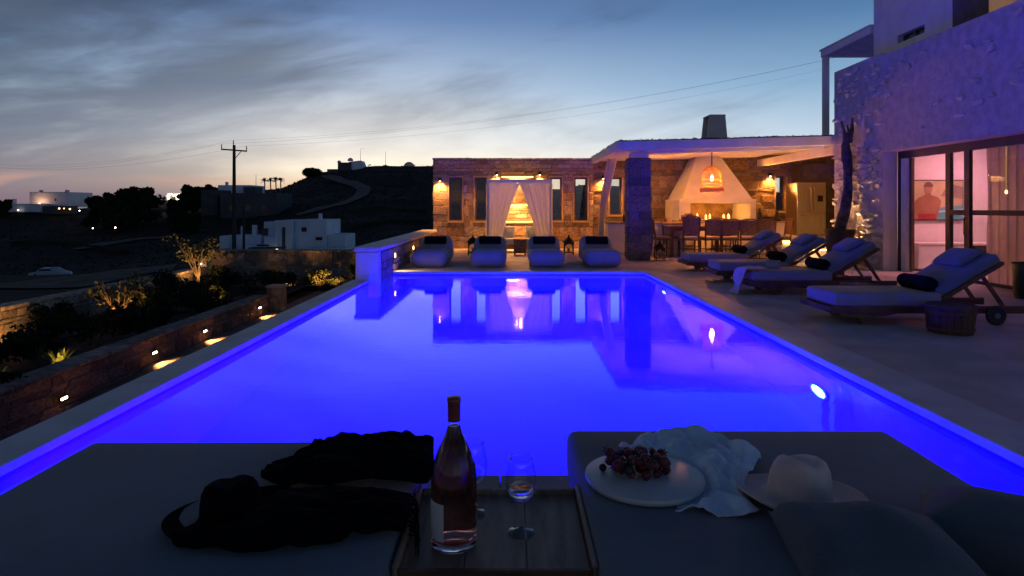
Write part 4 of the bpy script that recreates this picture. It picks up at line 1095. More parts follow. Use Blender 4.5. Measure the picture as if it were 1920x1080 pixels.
# ================================================================== teak loungers
def lounger(y, label):
    t = empty('teak_lounger', (3.30, y, 0), label, 'sun lounger', 'teak sun loungers on the right of the pool'); m = m_teak
    for yy_ in (.02, .63):
        b = B().box(-.06, 1.95, yy_-.018, yy_+.018, .115, .19, .004); b.obj('side_rail', m, t)
    B().box(-.08, -.045, -.01, .66, .125, .183, .006).obj('end_rail', m, t)
    for yy_ in (.02, .63):
        pts = [(.02, .116), (.62, .116), (.50, .095), (.40, .075), (.34, .0), (.26, 0), (.22, .07), (.10, .095)]
        B().prism(pts, 1, yy_-.022, yy_+.022).obj('leg', m, t)
    for i in range(7): B().box(.02+i*.155, .10+i*.155, .04, .61, .172, .184).obj('slat', m, t)
    for yy_ in (-.02, .67):
        w = B().lathe([(0, -.02), (.085, -.02), (.10, -.012), (.10, .012), (.085, .02), (0, .02)], n=22); wo_ = w.obj('wheel', m_frame, t, loc=(1.60, yy_, .10), rot=(R(90), 0, 0)); B().lathe([(0, -.026), (.03, -.026), (.03, .026), (0, .026)], n=14).obj('hub', m_steel, wo_)
        B().obox((1.60, yy_*.93+.02, .10), (1.60, yy_*.93+.02, .16), .03, .05).obj('wheel_bracket', m, t)
    a = R(31); dx_, dz_ = math.cos(a), math.sin(a)
    for yy_ in (.06, .59): B().obox((1.10, yy_, .25), (1.10+dx_*.72, yy_, .25+dz_*.72), .03, .045, .003).obj('back_rail', m, t)
    B().obox((1.10+dx_*.72, .05, .25+dz_*.72), (1.10+dx_*.72, .60, .25+dz_*.72), .045, .03).obj('back_rail', m, t)
    for yy_ in (.12, .53): B().obox((1.10+dx_*.52, yy_, .25+dz_*.50), (1.78, yy_, .17), .025, .035).obj('prop', m, t)
    b = puffy(rrect(0, 1.10, .186, .325, .03), .63, .026, nedge=3); 
    o = b.obj('mattress', m_mattress, t, True, loc=(-.02, .325, 0), rot=(0, 0, R(-90)))
    o2 = puffy(rrect(0, .72, 0, .10, .035), .62, .025, nedge=3).obj('back_mattress', m_grey, t, True, loc=(1.07, .325, .275), rot=(a, 0, R(-90)))
    return t, a
LL = [(6.50, 'nearest teak sun lounger, beside the wooden tub'), (8.72, 'second nearest teak sun lounger, with a pink cloth over its foot'), (10.10, 'third teak sun lounger from the camera, with a bare foot end'), (11.80, 'farthest teak sun lounger, close to the dining chairs')]
tw = ['nearest', 'second nearest', 'third nearest', 'farthest']
for i, (y, lb) in enumerate(LL):
    t, a = lounger(y, lb)
    X0 = 3.30+1.07+.5*math.cos(a); Z0 = .275+.5*math.sin(a)
    o = link('pillow', pillow_mesh(.30, .46, .10, m_grey, seed=i), None, (X0-.05, y+.33, Z0+.135), (0, -a, 0)); setp(o, 'grey pillow on the backrest of the %s teak lounger' % tw[i], 'pillow', 'grey pillows on the teak loungers')
    o = roll('rolled_towel', (3.30+1.00, y+.30, .325+.078), .50, .078, R(90), 'black rolled towel at the hinge of the %s teak lounger' % tw[i], m_black, 'black rolled towels on the teak loungers')
# pink cloth on the second lounger
P0 = Vector((3.27, 8.72, .335))
ctrl = []
for k, (dxx, z, sp2) in enumerate(((.22, .345, .20), (.05, .347, .24), (-.05, .335, .25), (-.105, .26, .24), (-.12, .18, .22), (-.14, .09, .19), (-.20, .012, .22))):
    ctrl.append([(P0.x+dxx+random.uniform(-.02,.02), P0.y+.16+sp2*(j/4-.5)*1.3+random.uniform(-.02,.02), z+ (random.uniform(0, .02) if k < 3 else 0)) for j in range(5)])
rows = cloth_rows(ctrl, 5, 6, .012, 9)
for r in rows:
    for j, p in enumerate(r): p.x -= .025*abs(math.sin(j*1.1+p.z*9)); 
setp(solid(B().grid(rows).obj('draped_cloth', m_pinkcloth, smooth=True), .004, 1), 'pale pink gauzy cloth hanging over the foot of the second nearest teak lounger', 'cloth')
o = B().lathe([(.085, 0), (.095, .01), (.10, .11), (.092, .11), (.086, .02), (0, .018)], n=24).obj('tub', m_mattress, smooth=True, loc=(3.72, 9.12, .327)); setp(o, 'small pale round tub standing on the second nearest teak lounger', 'tub')
# tubs used as side tables
def stool(x, y, r, h, label):
    t = empty('wooden_tub', (x, y, 0), label, 'side table', 'round wooden tubs used as side tables'); n = 22
    for i in range(n):
        a0, a1 = 2*math.pi*i/n+.012, 2*math.pi*(i+1)/n-.012; b = B(); V = []
        for z, k in ((0, .88), (h*.5, .96), (h-.02, 1.0)):
            V.append([b.b.verts.new((r*k*s*math.cos(q), r*k*s*math.sin(q), z)) for q in (a0, a1) for s in (1, .93)])
        for A_, C_ in zip(V, V[1:]):
            for q in ((0,1),(1,3),(3,2),(2,0)): b.b.faces.new((A_[q[0]], A_[q[1]], C_[q[1]], C_[q[0]]))
        b.b.faces.new(V[0][:2]+[V[0][3], V[0][2]]); b.b.faces.new([V[-1][0], V[-1][1], V[-1][3], V[-1][2]]); b.obj('stave', m_tubwood, t)
    for z, k in ((h*.16, .915), (h*.74, .985)): B().lathe([(r*k+.004, -.012), (r*k+.008, 0), (r*k+.006, .012)], (0, 0, z), 32, cap=False).obj('hoop', m_teak, t)
    B().lathe([(0, h-.03), (r*1.04, h-.03), (r*1.05, h-.015), (r*1.04, h), (r*.95, h), (r*.93, h-.008), (0, h-.008)], n=36).obj('lid', m_tubwood, t)
    return t
stool(4.19, 6.12, .21, .27, 'round wooden tub table in front of the nearest teak lounger')
stool(4.22, 7.78, .20, .27, 'round wooden tub table with wine glasses between the two nearest teak loungers')
stool(4.36, 9.62, .18, .29, 'round wooden tub table with wine glasses beyond the second teak lounger')
stool(4.33, 11.25, .18, .29, 'round wooden tub table with wine glasses beyond the third teak lounger')
m_wineglass = mat('wine_glass', (1,1,1), 0.0, var=0, trans=1.0, ior=1.45)
m_thin = glassy('thin_glass', (.97,.97,.98), 1.5, 0, 1.5)
def goblet(name='wine_glass', H=.193, R0=.039, rr=.029, foot=.033):
    k = H/.193
    pr = [(0, .000), (foot, .000), (foot, .0025), (foot*.6, .006), (.006, .012), (.0042, .03), (.0042, .068*k), (.008, .075*k), (R0*.55, .085*k), (R0*.9, .102*k), (R0, .120*k), (R0*.97, .145*k), (rr, H),
          (rr-.0011, H), (R0*.97-.0011, .145*k), (R0-.0012, .120*k), (R0*.9-.0013, .103*k), (R0*.55-.001, .087*k), (0, .080*k)]
    return B().lathe(tight(pr), n=40, cap=False).mesh('bowl_and_stem', m_thin, True)
G0 = goblet(); G1 = goblet(H=.17, R0=.045, rr=.036)
def put_glass(me, loc, label, group='wine glasses'):
    o = link('wine_glass', me, None, loc); setp(o, label, 'wine glass', group); return o
put_glass(G1, (4.17, 7.76, .27), 'left wine glass on the tub between the two nearest loungers'); put_glass(G1, (4.27, 7.72, .27), 'right wine glass on the tub between the two nearest loungers')
put_glass(G1, (4.32, 9.55, .29), 'left wine glass on the tub beyond the second lounger'); put_glass(G1, (4.42, 9.6, .29), 'right wine glass on the tub beyond the second lounger')
put_glass(G1, (4.29, 11.2, .29), 'left wine glass on the tub beyond the third lounger'); put_glass(G1, (4.39, 11.22, .29), 'right wine glass on the tub beyond the third lounger')
# ================================================================== house on the right
HX = 7.0
hs = empty('white_house', (0,0,0), 'white two-storey house with rough walls right of the pool', 'house')
def roughwall(y0, y1, z0, z1, st=.045):
    ny, nz = int((y1-y0)/st), int((z1-z0)/st); rows = []
    for i in range(nz+1):
        r = []
        for j in range(ny+1):
            y = y0+(y1-y0)*j/ny; z = z0+(z1-z0)*i/nz
            e = min(1, 8*min(y-y0, y1-y, z-z0+.1, z1-z))
            d = .022*mnoise.noise(Vector((y*3.3, z*3.3, 0)))+.018*mnoise.noise(Vector((y*9, z*9, 4)))+.013*mnoise.noise(Vector((y*21, z*21, 8)))
            r.append((HX-max(0, e)*abs(d), y, z))
        rows.append(r)
    return B().grid(rows)
roughwall(12.08, 13.9, 0, 4.12).obj('rough_wall', m_rough, hs, True)
roughwall(2, 12.08, 2.24, 4.05, .055).obj('rough_wall', m_rough, hs, True)
B().box(HX+.004, HX+.27, 12.08, 13.9, 0, 4.10).obj('wall_core', m_white, hs)
B().box(HX+.004, HX+.27, 2, 12.078, 2.24, 4.04).obj('wall_core', m_white, hs)
B().box(HX, HX+.27, 2, 6.2, 0, 2.238).obj('wall_core', m_white, hs)
B().box(HX-.02, HX+.32, 2, 13.92, 4.11, 4.15, .01).obj('parapet_cap', m_white, hs) if False else None
B().box(HX+.27, 11.5, 13.62, 13.9, 0, 3.9).obj('end_wall', m_white, hs)
B().box(HX+.27, 11.5, 2, 13.62, 3.3, 3.45).obj('roof_terrace', m_white, hs)
# stones standing proud of the render, lit from below
rnd = random.Random(77); n = 0
while n < 285:
    y = rnd.uniform(12.12, 13.86); z = rnd.uniform(.05, 4.0) if rnd.random() < .5 else rnd.uniform(.1, 2.2)
    if rnd.random() < .12: y = rnd.uniform(7.5, 12.0); z = rnd.uniform(2.5, 3.9)
    link('stone', rnd.choice(ST_WHITE), hs, (HX-.02, y, z), (rnd.uniform(-.5, .5), rnd.uniform(-.25, .25), R(90)+rnd.uniform(-.25, .25)), (rnd.uniform(.07, .19), rnd.uniform(.05, .10), rnd.uniform(.03, .085)))
    n += 1
# upper storey, set back
UX = 7.8
b = B()
b.box(UX, UX+.25, 4, 12.1, 3.46, 6.6).box(UX, UX+.25, 12.1, 12.95, 3.46, 4.50).box(UX, UX+.25, 12.1, 12.95, 4.66, 6.6).box(UX, UX+.25, 12.95, 13.8, 3.46, 6.6)
b.obj('upper_wall', m_white, hs)
B().box(UX+.25, 11.5, 13.55, 13.8, 3.46, 6.6).obj('upper_wall', m_white, hs)
window_ = B().box(UX+.12, UX+.16, 12.1, 12.95, 4.50, 4.66); window_.obj('upper_window', m_cardark, hs)
B().box(UX+.08, UX+.121, 12.50, 12.56, 4.50, 4.66).obj('window_frame', m_winframe, hs)
B().box(UX-.03, UX-.002, 9.0, 11.30, 3.9, 6.3, .01).obj('shutter', mat('brown_shutter', (.10,.075,.065), .7, var=.15), hs)
B().box(UX-.05, UX-.031, 9.3, 10.4, 4.3, 5.6).obj('upper_door_glass', mat('warm_window', (.3,.2,.12), .4, var=.1, emit=(1,.5,.18,1), estr=.12), hs)
# balcony pergola
bp_ = empty('balcony_pergola', (0,0,0), 'white pergola with one post on the upper terrace beside the house', 'pergola')
B().box(7.76, 7.89, 15.9, 16.03, 2.77, 4.94, .006).obj('post', m_white, bp_)
B().box(7.74, 7.90, 13.82, 16.05, 4.94, 5.10, .008).obj('beam', m_white, bp_); B().box(7.90, 9.6, 15.92, 16.05, 4.94, 5.08, .008).obj('beam', m_white, bp_)
for i in range(6): B().box(7.90, 9.6, 14.0+i*.32, 14.07+i*.32, 4.96, 5.06).obj('rafter', m_white, bp_)
B().box(7.72, 9.6, 13.82, 16.08, 5.10, 5.14).obj('roof_mat', m_white, bp_)
B().box(9.5, 9.62, 15.9, 16.03, 2.8, 4.94).obj('post', m_white, bp_)
# door opening and sliding doors
sd = empty('sliding_door', (0,0,0), 'dark framed sliding glass doors of the pink-lit living room', 'door')
DX = HX+.275
for nm, (y0, y1, z0, z1, dx_) in (('frame', (6.2, 12.07, 2.10, 2.238, 0)), ('frame', (11.97, 12.075, .0, 2.10, 0)), ('stile', (10.60, 10.72, .04, 2.10, -.02)), ('stile', (10.10, 10.22, .04, 2.10, -.06)), ('rail', (8.0, 10.60, 1.07, 1.15, -.02)), ('stile', (7.9, 8.0, .04, 2.1, -.02)), ('rail', (8.0, 10.60, .0, .05, -.02)), ('stile', (11.74, 11.80, .02, 2.10, .05))):
    B().box(DX+dx_, DX+dx_+.06, y0, y1, z0, z1, .003).obj(nm, m_frame if y0 != 11.74 else m_winframe, sd)
B().box(DX+.0, DX+.10, 11.80, 11.968, 0, 2.10).obj('side_lining', m_white, sd)
B().box(DX-.0, DX+.008, 10.22, 10.60, .05, 1.07).obj('pane', m_glass, sd); B().box(DX-.0, DX+.008, 10.22, 10.60, 1.15, 2.10).obj('pane', m_glass, sd)
B().box(DX-.04, DX-.032, 8.0, 10.10, .05, 1.07).obj('pane', m_glass, sd); B().box(DX-.04, DX-.032, 8.0, 10.10, 1.15, 2.10).obj('pane', m_glass, sd)
B().tube([(DX-.06, 10.16, .72), (DX-.10, 10.16, .76), (DX-.10, 10.16, 1.0), (DX-.06, 10.16, 1.04)], .010, 6).obj('handle', m_iron, sd)
# room
B().box(DX+.06, 11.4, 12.32, 12.5, 0, 3.2).obj('room_wall', m_pink, hs); B().box(11.2, 11.4, 4, 12.32, 0, 3.2).obj('room_wall', m_pink, hs)
B().box(DX+.065, 11.2, 4, 12.32, 2.5, 2.6).obj('room_ceiling', m_pink, hs); B().box(DX+.065, 11.2, 4, 12.32, .002, .012).obj('room_floor', m_coping, hs)
B().box(DX+.065, 11.2, 3.8, 4.0, 0, 2.5).obj('room_wall', m_pink, hs)
light('room_lamp', 'AREA', (8.6, 11.2, 2.42), (1,.36,.42), 40, .6, (8.6, 11.3, 0)); 
light('room_lamp', 'AREA', (9.4, 8.6, 2.42), (1,.50,.22), 9, .5, (9.4, 8.6, 0))  # unseen second lamp added to brighten the curtain
pc = empty('wall_picture', (8.17, 12.30, 1.33), 'wide framed beach photograph on the pink living room wall', 'picture')
B().box(-.49, .49, -.03, 0, -.39, .39, .003).obj('frame', m_frame, pc)
def art(nm, pts, col, d):
    B().prism([(x, z) for x, z in pts], 1, -.031-d*.0012, -.0305-d*.0012+.0004).obj(nm, mat('print_'+nm+str(d), col, .5, var=.1, nscale=4), pc)
art('sky_print', [(-.47,-.37), (.47,-.37), (.47,.37), (-.47,.37)], (.50,.42,.22), 1)
art('rock_print', [(.05,.08), (.47,.02), (.47,.25), (.3,.30), (.12,.20)], (.28,.22,.16), 2)
art('water_print', [(-.47,-.37), (.47,-.37), (.47,-.10), (.2,-.12), (-.1,-.16), (-.47,-.22)], (.12,.42,.46), 3)
art('foam_print', [(-.47,-.26), (-.05,-.24), (.47,-.20), (.47,-.17), (-.05,-.21), (-.47,-.23)], (.6,.62,.6), 4)
art('figure_print', [(-.47,-.37), (-.02,-.37), (.02,-.15), (.06,-.02), (.0,.05), (-.14,.10), (-.14,.17), (-.24,.17), (-.25,.10), (-.38,.05), (-.47,-.05)], (.34,.17,.09), 5)
art('face_print', [(-.19+.075*math.cos(k*.524), .22+.10*math.sin(k*.524)) for k in range(12)], (.40,.22,.12), 6)
art('hair_print', [(-.19+.09*math.cos(k*.35), .25+.105*math.sin(k*.35)) for k in range(10)], (.16,.09,.05), 7)
art('shorts_print', [(-.40,-.37), (-.05,-.37), (-.06,-.26), (-.38,-.26)], (.35,.05,.05), 8)
cb = empty('low_cabinet', (8.35, 12.05, 0), 'low white cabinet with a dark open shelf under the beach photograph', 'cabinet')
B().box(-.85, .85, -.22, .22, .05, .50, .004).obj('body', m_pink, cb); B().box(-.87, .87, -.24, .22, .50, .53, .004).obj('top', m_pink, cb)
B().box(.02, .60, -.226, -.222, .30, .48).obj('open_shelf', m_cardark, cb); B().box(-.84, 0, -.228, -.222, .06, .48, .002).obj('drawer_front', m_pink, cb)
curt = [[(DX+.22+.035*math.sin(j*1.3)+.012*math.sin(j*3.1+i), 7.6+2.5*j/70, 2.48-2.46*i/10) for j in range(71)] for i in range(11)]
setp(B().grid(curt).obj('beige_curtain', m_drape, smooth=True), 'long beige curtain behind the closed glass door', 'curtain')
rl = empty('rod_lamp', (DX+.10, 9.55, 1.42), 'slim brass rod lamp glowing behind the glass door', 'lamp')
B().tube([(0,0,0), (0,0,1.05)], .010, 8).obj('rod', mat('brass', (.55,.36,.12), .3, metal=.9, var=.05, emit=(1,.55,.15,1), estr=.25), rl)
B().lathe([(0,-.03), (.016,-.02), (.020, 0), (.014, .03), (0, .04)], n=10).obj('bulb', emis('soft_bulb', (1,.6,.25), 3), rl, True)
# driftwood trunk in pot
pt = empty('clay_pot', (6.58, 12.85, 0), 'tall dark clay pot by the far corner of the house', 'pot')
B().lathe([(.19, 0), (.22, .05), (.25, .42), (.275, .70), (.29, .75), (.26, .75), (.24, .66), (0, .64)], n=32).obj('pot', m_pot, pt, True)
dr = empty('driftwood_trunk', (6.58, 12.85, .5), 'bare twisted driftwood trunk rising from the dark pot', 'driftwood')
b = B(); rnd = random.Random(5); N = 26; K = 14
rows = []
for i in range(N):
    f = i/(N-1); z = 2.2*f; cx_ = -.08+.10*math.sin(f*4.2)+.30*f; rad = .105*(1-.15*f)*(1+.12*math.sin(f*9))
    if f > .82: rad *= 1-.6*(f-.82)/.18
    rows.append([(cx_+rad*(1+.22*mnoise.noise(Vector((math.cos(k/K*6.283)*1.4, math.sin(k/K*6.283)*1.4, z*1.3))))*math.cos(k/K*6.283), rad*(1+.22*mnoise.noise(Vector((math.cos(k/K*6.283)*2, 5, z*1.3))))*math.sin(k/K*6.283), z) for k in range(K)])
b.grid(rows, closed=True); b.jit(.018, 9)
b.obj('trunk', m_darkbark, dr, True)
for (x0, z0, x1, z1, r) in ((.14, 1.95, .02, 2.42, .045), (.20, 2.0, .25, 2.48, .05), (.18, 2.1, .14, 2.34, .03)):
    B().tube([(x0, 0, z0), ((x0+x1)/2+.03, .02, (z0+z1)/2), (x1, -.01, z1)], [r, r*.8, r*.35], 8).jit(.012, 14).obj('branch_stub', m_darkbark, dr, True)
uplight(6.84, 13.15, .16, (6.97, 13.3, 1.6), 150, (1,.50,.20), 140)
spike_light(6.80, 13.15, -.02, 'spotlight behind the clay pot shining up the rough wall')
o = B().lathe([(.20, 0), (.22, .04), (.25, .45), (.24, .47), (.21, .46), (.20, .40), (0, .38)], n=24).obj('planter', mat('green_glaze', (.02,.03,.022), .4, var=.1), smooth=True, loc=(6.82, 8.35, 0)); setp(o, 'dark glazed planter at the right edge beside the glass door', 'planter')

# ================================================================== foreground beds
def daybed(x0, x1, y0, y1, label, seed):
    t = empty('daybed', ((x0+x1)/2, (y0+y1)/2, 0), label, 'daybed', 'dark grey daybeds at the near end of the pool')
    w = x1-x0; d = y1-y0
    b = puffy(rrect(-d/2, d/2, .26, .42, .035, 4), w, .035, nedge=5)
    for v in b.b.verts:
        if v.co.z > .40: v.co.z += .010*mnoise.noise(Vector((v.co.x*3+seed, v.co.y*3, 0)))+.004*mnoise.noise(Vector((v.co.x*11, v.co.y*7, seed)))
    b.obj('mattress', m_grey, t, True)
    B().tube([(-w/2+.03, -d/2+.01, .405), (-w/2+.012, -d/2+.04, .405), (-w/2+.012, d/2-.04, .405), (-w/2+.04, d/2-.012, .405), (w/2-.04, d/2-.012, .405), (w/2-.012, d/2-.04, .405), (w/2-.012, -d/2+.04, .405)], .005, 6).obj('piping', m_grey, t, True)
    B().box(-w/2+.01, w/2-.01, -d/2+.01, d/2-.01, .14, .255, .008).obj('frame', m_traywood, t)
    for a in (-1, 1):
        for c in (-1, 1): B().box(a*(w/2-.09)-.035, a*(w/2-.09)+.035, c*(d/2-.1)-.035, c*(d/2-.1)+.035, .111, .14).obj('leg', m_traywood, t)
    return t
daybed(-1.41, -.272, .25, 2.15, 'left grey daybed with the black hat and black cloth', 1)
daybed(.19, 1.315, .25, 2.25, 'right grey daybed with the plate of berries and pink hat', 2)
# tray table
tt = empty('tray_table', (-.039, 1.625, 0), 'wooden tray table between the two daybeds', 'side table')
for i in range(3): B().box(-.215+i*.1445, -.215+(i+1)*.1445-.0015, -.195, .195, .355, .38, .002).obj('plank', m_traywood, tt)
B().box(-.228, -.2155, -.21, .21, .34, .405, .003).obj('rim', m_traywood, tt); B().box(.2185, .231, -.21, .21, .34, .405, .003).obj('rim', m_traywood, tt)
B().box(-.215, .218, .196, .21, .34, .395, .003).obj('rim', m_traywood, tt); B().box(-.215, .218, -.21, -.196, .34, .395, .003).obj('rim', m_teak, tt)
for a in (-.2, .2):
    for c in (-.18, .18): B().box(a-.016, a+.016, c-.016, c+.016, .111, .34).obj('leg', m_traywood, tt)
# bottle
bt = empty('wine_bottle', (-.141, 1.557, .38), 'tall bottle of rose wine standing on the tray table', 'wine bottle')
m_bglass = mat('bottle_glass', (.96,.92,.90), 0.0, var=0, trans=1.0, ior=1.45)
m_wine = mat('rose_wine', (.74,.29,.22), 0.0, var=0, trans=1.0, ior=1.33)
out = [(0, .012), (.030, .006), (.048, .000), (.0545, .006), (.0555, .02), (.0555, .165), (.052, .195), (.040, .228), (.026, .258), (.0175, .283), (.0150, .305), (.0148, .345), (.0160, .347), (.0160, .355), (.012, .355)]
inn = [(.0105, .352), (.0115, .305), (.0142, .283), (.0228, .258), (.0365, .228), (.0488, .195), (.0525, .165), (.0525, .022), (.046, .012), (.028, .030), (0, .040)]
B().lathe(tight([(0, .012), (.030, .006), (.048, .000), (.0540, .005), (.0552, .014), (.0552, .0195), (.046, .0195), (.028, .030), (0, .038)]), n=48, cap=False).obj('glass_base', m_bglass, bt, True)
B().lathe(tight([(.0150, .2895), (.0150, .305), (.0148, .345), (.0160, .347), (.0160, .355), (.0105, .355), (.0105, .305), (.0112, .2895), (.0150, .2895)]), n=48, cap=False).obj('glass_neck', m_bglass, bt, True)
B().lathe(tight([(0, .0390), (.0285, .0308), (.0465, .0203), (.0555, .0203), (.0555, .165), (.052, .195), (.040, .228), (.026, .258), (.0175, .279), (.0152, .289), (0, .289)]), n=48, cap=False).obj('rose_wine', m_wine, bt, True)
B().lathe([(.0155, .300), (.0158, .345), (.0172, .347), (.0172, .357), (0, .3575)], n=32, cap=False).obj('foil_capsule', mat('dusky_foil', (.26,.06,.055), .4, metal=.3, var=.05), bt, True)
rows = [[(.0560*math.cos(a), .0560*math.sin(a), z) for a in [R(165+k*7) for k in range(13)]] for z in (.03, .06, .09, .118)]
B().grid(rows).obj('label', mat('paper_label', (.55,.52,.50), .7, var=.02), bt, True)
g = put_glass(G0, (.0228, 1.612, .38), 'stemmed glass standing alone on the right of the tray'); g2 = put_glass(G0, (-.105, 1.715, .38), 'stemmed glass half hidden behind the bottle')
o = B().lathe([(0, .083), (.018, .088), (.032, .102), (.0335, .106), (0, .106)], n=32, cap=False).obj('water', mat('glass_water', (.95,.97,1), 0, var=0, trans=1, ior=1.33), g, True)
# plate and fruit
pl = B().lathe([(0, 0), (.150, 0), (.162, .004), (.166, .012), (.164, .019), (.158, .021), (0, .019)], n=64, cap=False).obj('serving_plate', m_marble, smooth=True, loc=(.372, 1.80, .4285)); autosmooth(pl); setp(pl, 'round pale marble plate holding red berries on the right daybed', 'plate')
rnd = random.Random(12)
bs = []
for v_ in range(3):
    b = B(); bmesh.ops.create_icosphere(b.b, subdivisions=2, radius=1)
    for v in b.b.verts:
        z = v.co.z; k = 1-.28*max(0, -z)-.06*abs(z); v.co.x *= k; v.co.y *= k; v.co.z *= 1.15
        v.co *= 1+.07*mnoise.noise(v.co*4+Vector((v_, 0, 0)))
    bs.append(b.mesh('berry', m_berry, True))
gp = B(); bmesh.ops.create_icosphere(gp.b, subdivisions=2, radius=1); gpm = gp.mesh('grape', m_grape, True)
cal = B()
for k in range(6):
    a = k*1.047; cal.poly([(0,0,0), (math.cos(a-.3)*.5, math.sin(a-.3)*.5, .08), (math.cos(a)*1.1, math.sin(a)*1.1, .25), (math.cos(a+.3)*.5, math.sin(a+.3)*.5, .08)])
calm = cal.mesh('calyx', m_leafdark)
pos = []
for i in range(400):
    if len(pos) >= 46: break
    x, y = rnd.gauss(0, .038), rnd.gauss(0, .028)
    if abs(x) > .095 or abs(y) > .062: continue
    r = rnd.uniform(.010, .0165); z = r
    for (px_, py_, pz_, pr_) in pos:
        d = math.hypot(x-px_, y-py_)
        if d < (r+pr_)*.85: z = max(z, pz_+math.sqrt(max(0, ((r+pr_)*.88)**2-d*d)))
    if z > .052: continue
    pos.append((x, y, z, r)); straw = rnd.random() < .85
    o = link('strawberry' if straw else 'grape', rnd.choice(bs) if straw else gpm, None, (.352+x, 1.81+y, .4485+z), (rnd.uniform(-2,2), rnd.uniform(-2,2), rnd.random()*6), (r, r, r))
    setp(o, 'dark red strawberry in the heap of fruit on the marble plate' if straw else 'small dark grape in the heap of fruit on the marble plate', 'fruit', 'strawberries heaped on the plate' if straw else 'grapes heaped on the plate')
    if straw: link('calyx', calm, o, (0, 0, 1.05))
# hats
def hat(loc, rz, label, m, band, tilt=(0,0,0), s=1.0, seed=0):
    t = empty('hat', loc, label, 'hat', None, rz); t.rotation_euler = (tilt[0], tilt[1], rz); t.scale = (s, s, s)
    n = 56; b = B(); prof = [(.176, .012), (.172, .006), (.15, .002), (.12, .001), (.095, .004), (.084, .012), (.081, .03), (.078, .06), (.073, .088), (.064, .106), (.048, .116), (.025, .118), (.0, .118)]
    rows = []
    for r, z in prof:
        row = []
        for k in range(n):
            a = 2*math.pi*k/n; x, y = math.cos(a)*r*.92, math.sin(a)*r*1.10 if r < .1 else math.sin(a)*r*1.02
            zz = z
            if r > .1: zz += .020*(abs(math.cos(a))**2)*((r-.1)/.076)**1.5-.004*math.sin(a)
            if z > .05:
                f = (z-.05)/.07
                zz -= .030*f*math.exp(-(x/.022)**2)*max(0, 1-abs(y+.01)/.10)      # centre crease
                pin = math.exp(-((y-.055)/.03)**2)*f; x *= 1-.28*pin
                zz += .012*f*(-y/.08)
            row.append((x, y, zz))
        rows.append(row)
    b.grid(rows, closed=True)
    o = b.obj('felt_body', m, t, True); solid(o, .0022, -1)
    B().grid([[(math.cos(2*math.pi*k/n)*r*.925, math.sin(2*math.pi*k/n)*r*1.105, z) for k in range(n)] for r, z in ((.0855, .010), (.0828, .024), (.0815, .036))], closed=True).obj('band', band, t, True)
    return t
hat((.752, 1.675, .430), R(8), 'pale pink felt hat on the right daybed', m_hatpink, m_hatband, (R(-3), R(3), 0), .98)
hat((-.70, 1.60, .424), R(20), 'black felt hat on the left daybed', m_blackcloth, m_black, (R(-4), R(-4), 0), .95, 2).scale.z = .80
# cloths (outline points measured on the mattress plane)
def bp(px, py, h=0.0): p = on(px, py, .425+h); return p
rowsw = [[bp(1160,838,.004), bp(1200,824,.012), bp(1225,812,.02), bp(1255,806,.03), bp(1290,800,.045), bp(1325,806,.03)],
         [bp(1175,852,.008), bp(1215,842,.02), bp(1260,835,.03), bp(1310,828,.025), bp(1345,822,.03), bp(1375,828,.02)],
         [bp(1235,880,.01), bp(1270,870,.015), bp(1310,862,.03), bp(1355,852,.03), bp(1395,846,.025), bp(1425,852,.01)],
         [bp(1285,915,.008), bp(1310,905,.02), bp(1340,898,.03), bp(1370,888,.02), bp(1390,884,.012), bp(1410,886,.003)],
         [bp(1270,945,.006), bp(1310,932,.02), bp(1335,927,.015), bp(1360,922,.01), bp(1380,918,.006), bp(1395,915,.002)],
         [bp(1262,958,.003), bp(1310,957,.01), bp(1345,964,.008), bp(1380,968,.005), bp(1405,970,.003), bp(1425,966,.001)]]
rows = cloth_rows(rowsw, 9, 10, .016, 24, (1.1, .45, 1), 3)
for r in rows:
    for p in r:
        p.z = max(p.z, .4245)
        dd_ = math.hypot(p.x-.372, p.y-1.80); p.z = .4235+(p.z-.4235)*min(1, max(0, (dd_-.172)/.03))
setp(solid(B().grid(rows).obj('linen_shirt', m_scarf, smooth=True), .0025, 1), 'crumpled white linen shirt between the plate and the pink hat', 'shirt')
rowsb = [[bp(640,822,.02), bp(690,817,.04), bp(740,812,.055), bp(780,818,.03), bp(812,826,.004)],
         [bp(590,838,.02), bp(660,836,.05), bp(720,834,.05), bp(770,836,.035), bp(812,850,.004)],
         [bp(540,862,.015), bp(620,862,.045), bp(700,860,.045), bp(760,862,.03), bp(812,872,.002)],
         [bp(495,886,.01), bp(580,890,.035), bp(660,886,.04), bp(740,884,.03), bp(808,896,.002)],
         [bp(490,905,.004), bp(570,912,.01), bp(650,908,.012), bp(730,902,.01), bp(800,905,.002)]]
rows = cloth_rows(rowsb, 9, 9, .018, 20, (.5, 1.6, 1), 9)
for r in rows:
    for p in r: p.z = max(p.z, .4245)
setp(solid(B().grid(rows).obj('black_shawl', m_blackcloth, smooth=True), .005, 1), 'black knitted shawl bunched at the far corner of the left daybed', 'shawl')
rowsb = [[bp(520,925,.03), bp(590,918,.035), bp(660,918,.03), bp(710,922,.025), bp(770,928,.006)],
         [bp(430,990,.035), bp(550,955,.05), bp(650,945,.04), bp(710,948,.03), bp(768,952,.006)],
         [bp(330,1005,.012), bp(470,995,.045), bp(610,978,.04), bp(700,970,.03), bp(766,976,.006)],
         [bp(335,1028,.002), bp(460,1036,.006), bp(600,1020,.01), bp(700,1000,.01), bp(760,1002,.002)]]
rows = cloth_rows(rowsb, 9, 9, .012, 20, (.5, 1.6, 1), 14)
for r in rows:
    for p in r: p.z = max(p.z, .4245)
sc_ = B().grid(rows).obj('black_scarf', m_blackcloth, smooth=True); solid(sc_, .005, 1); setp(sc_, 'black fringed scarf trailing from the black hat to the edge of the left daybed', 'scarf')
b = B(); rnd = random.Random(2)
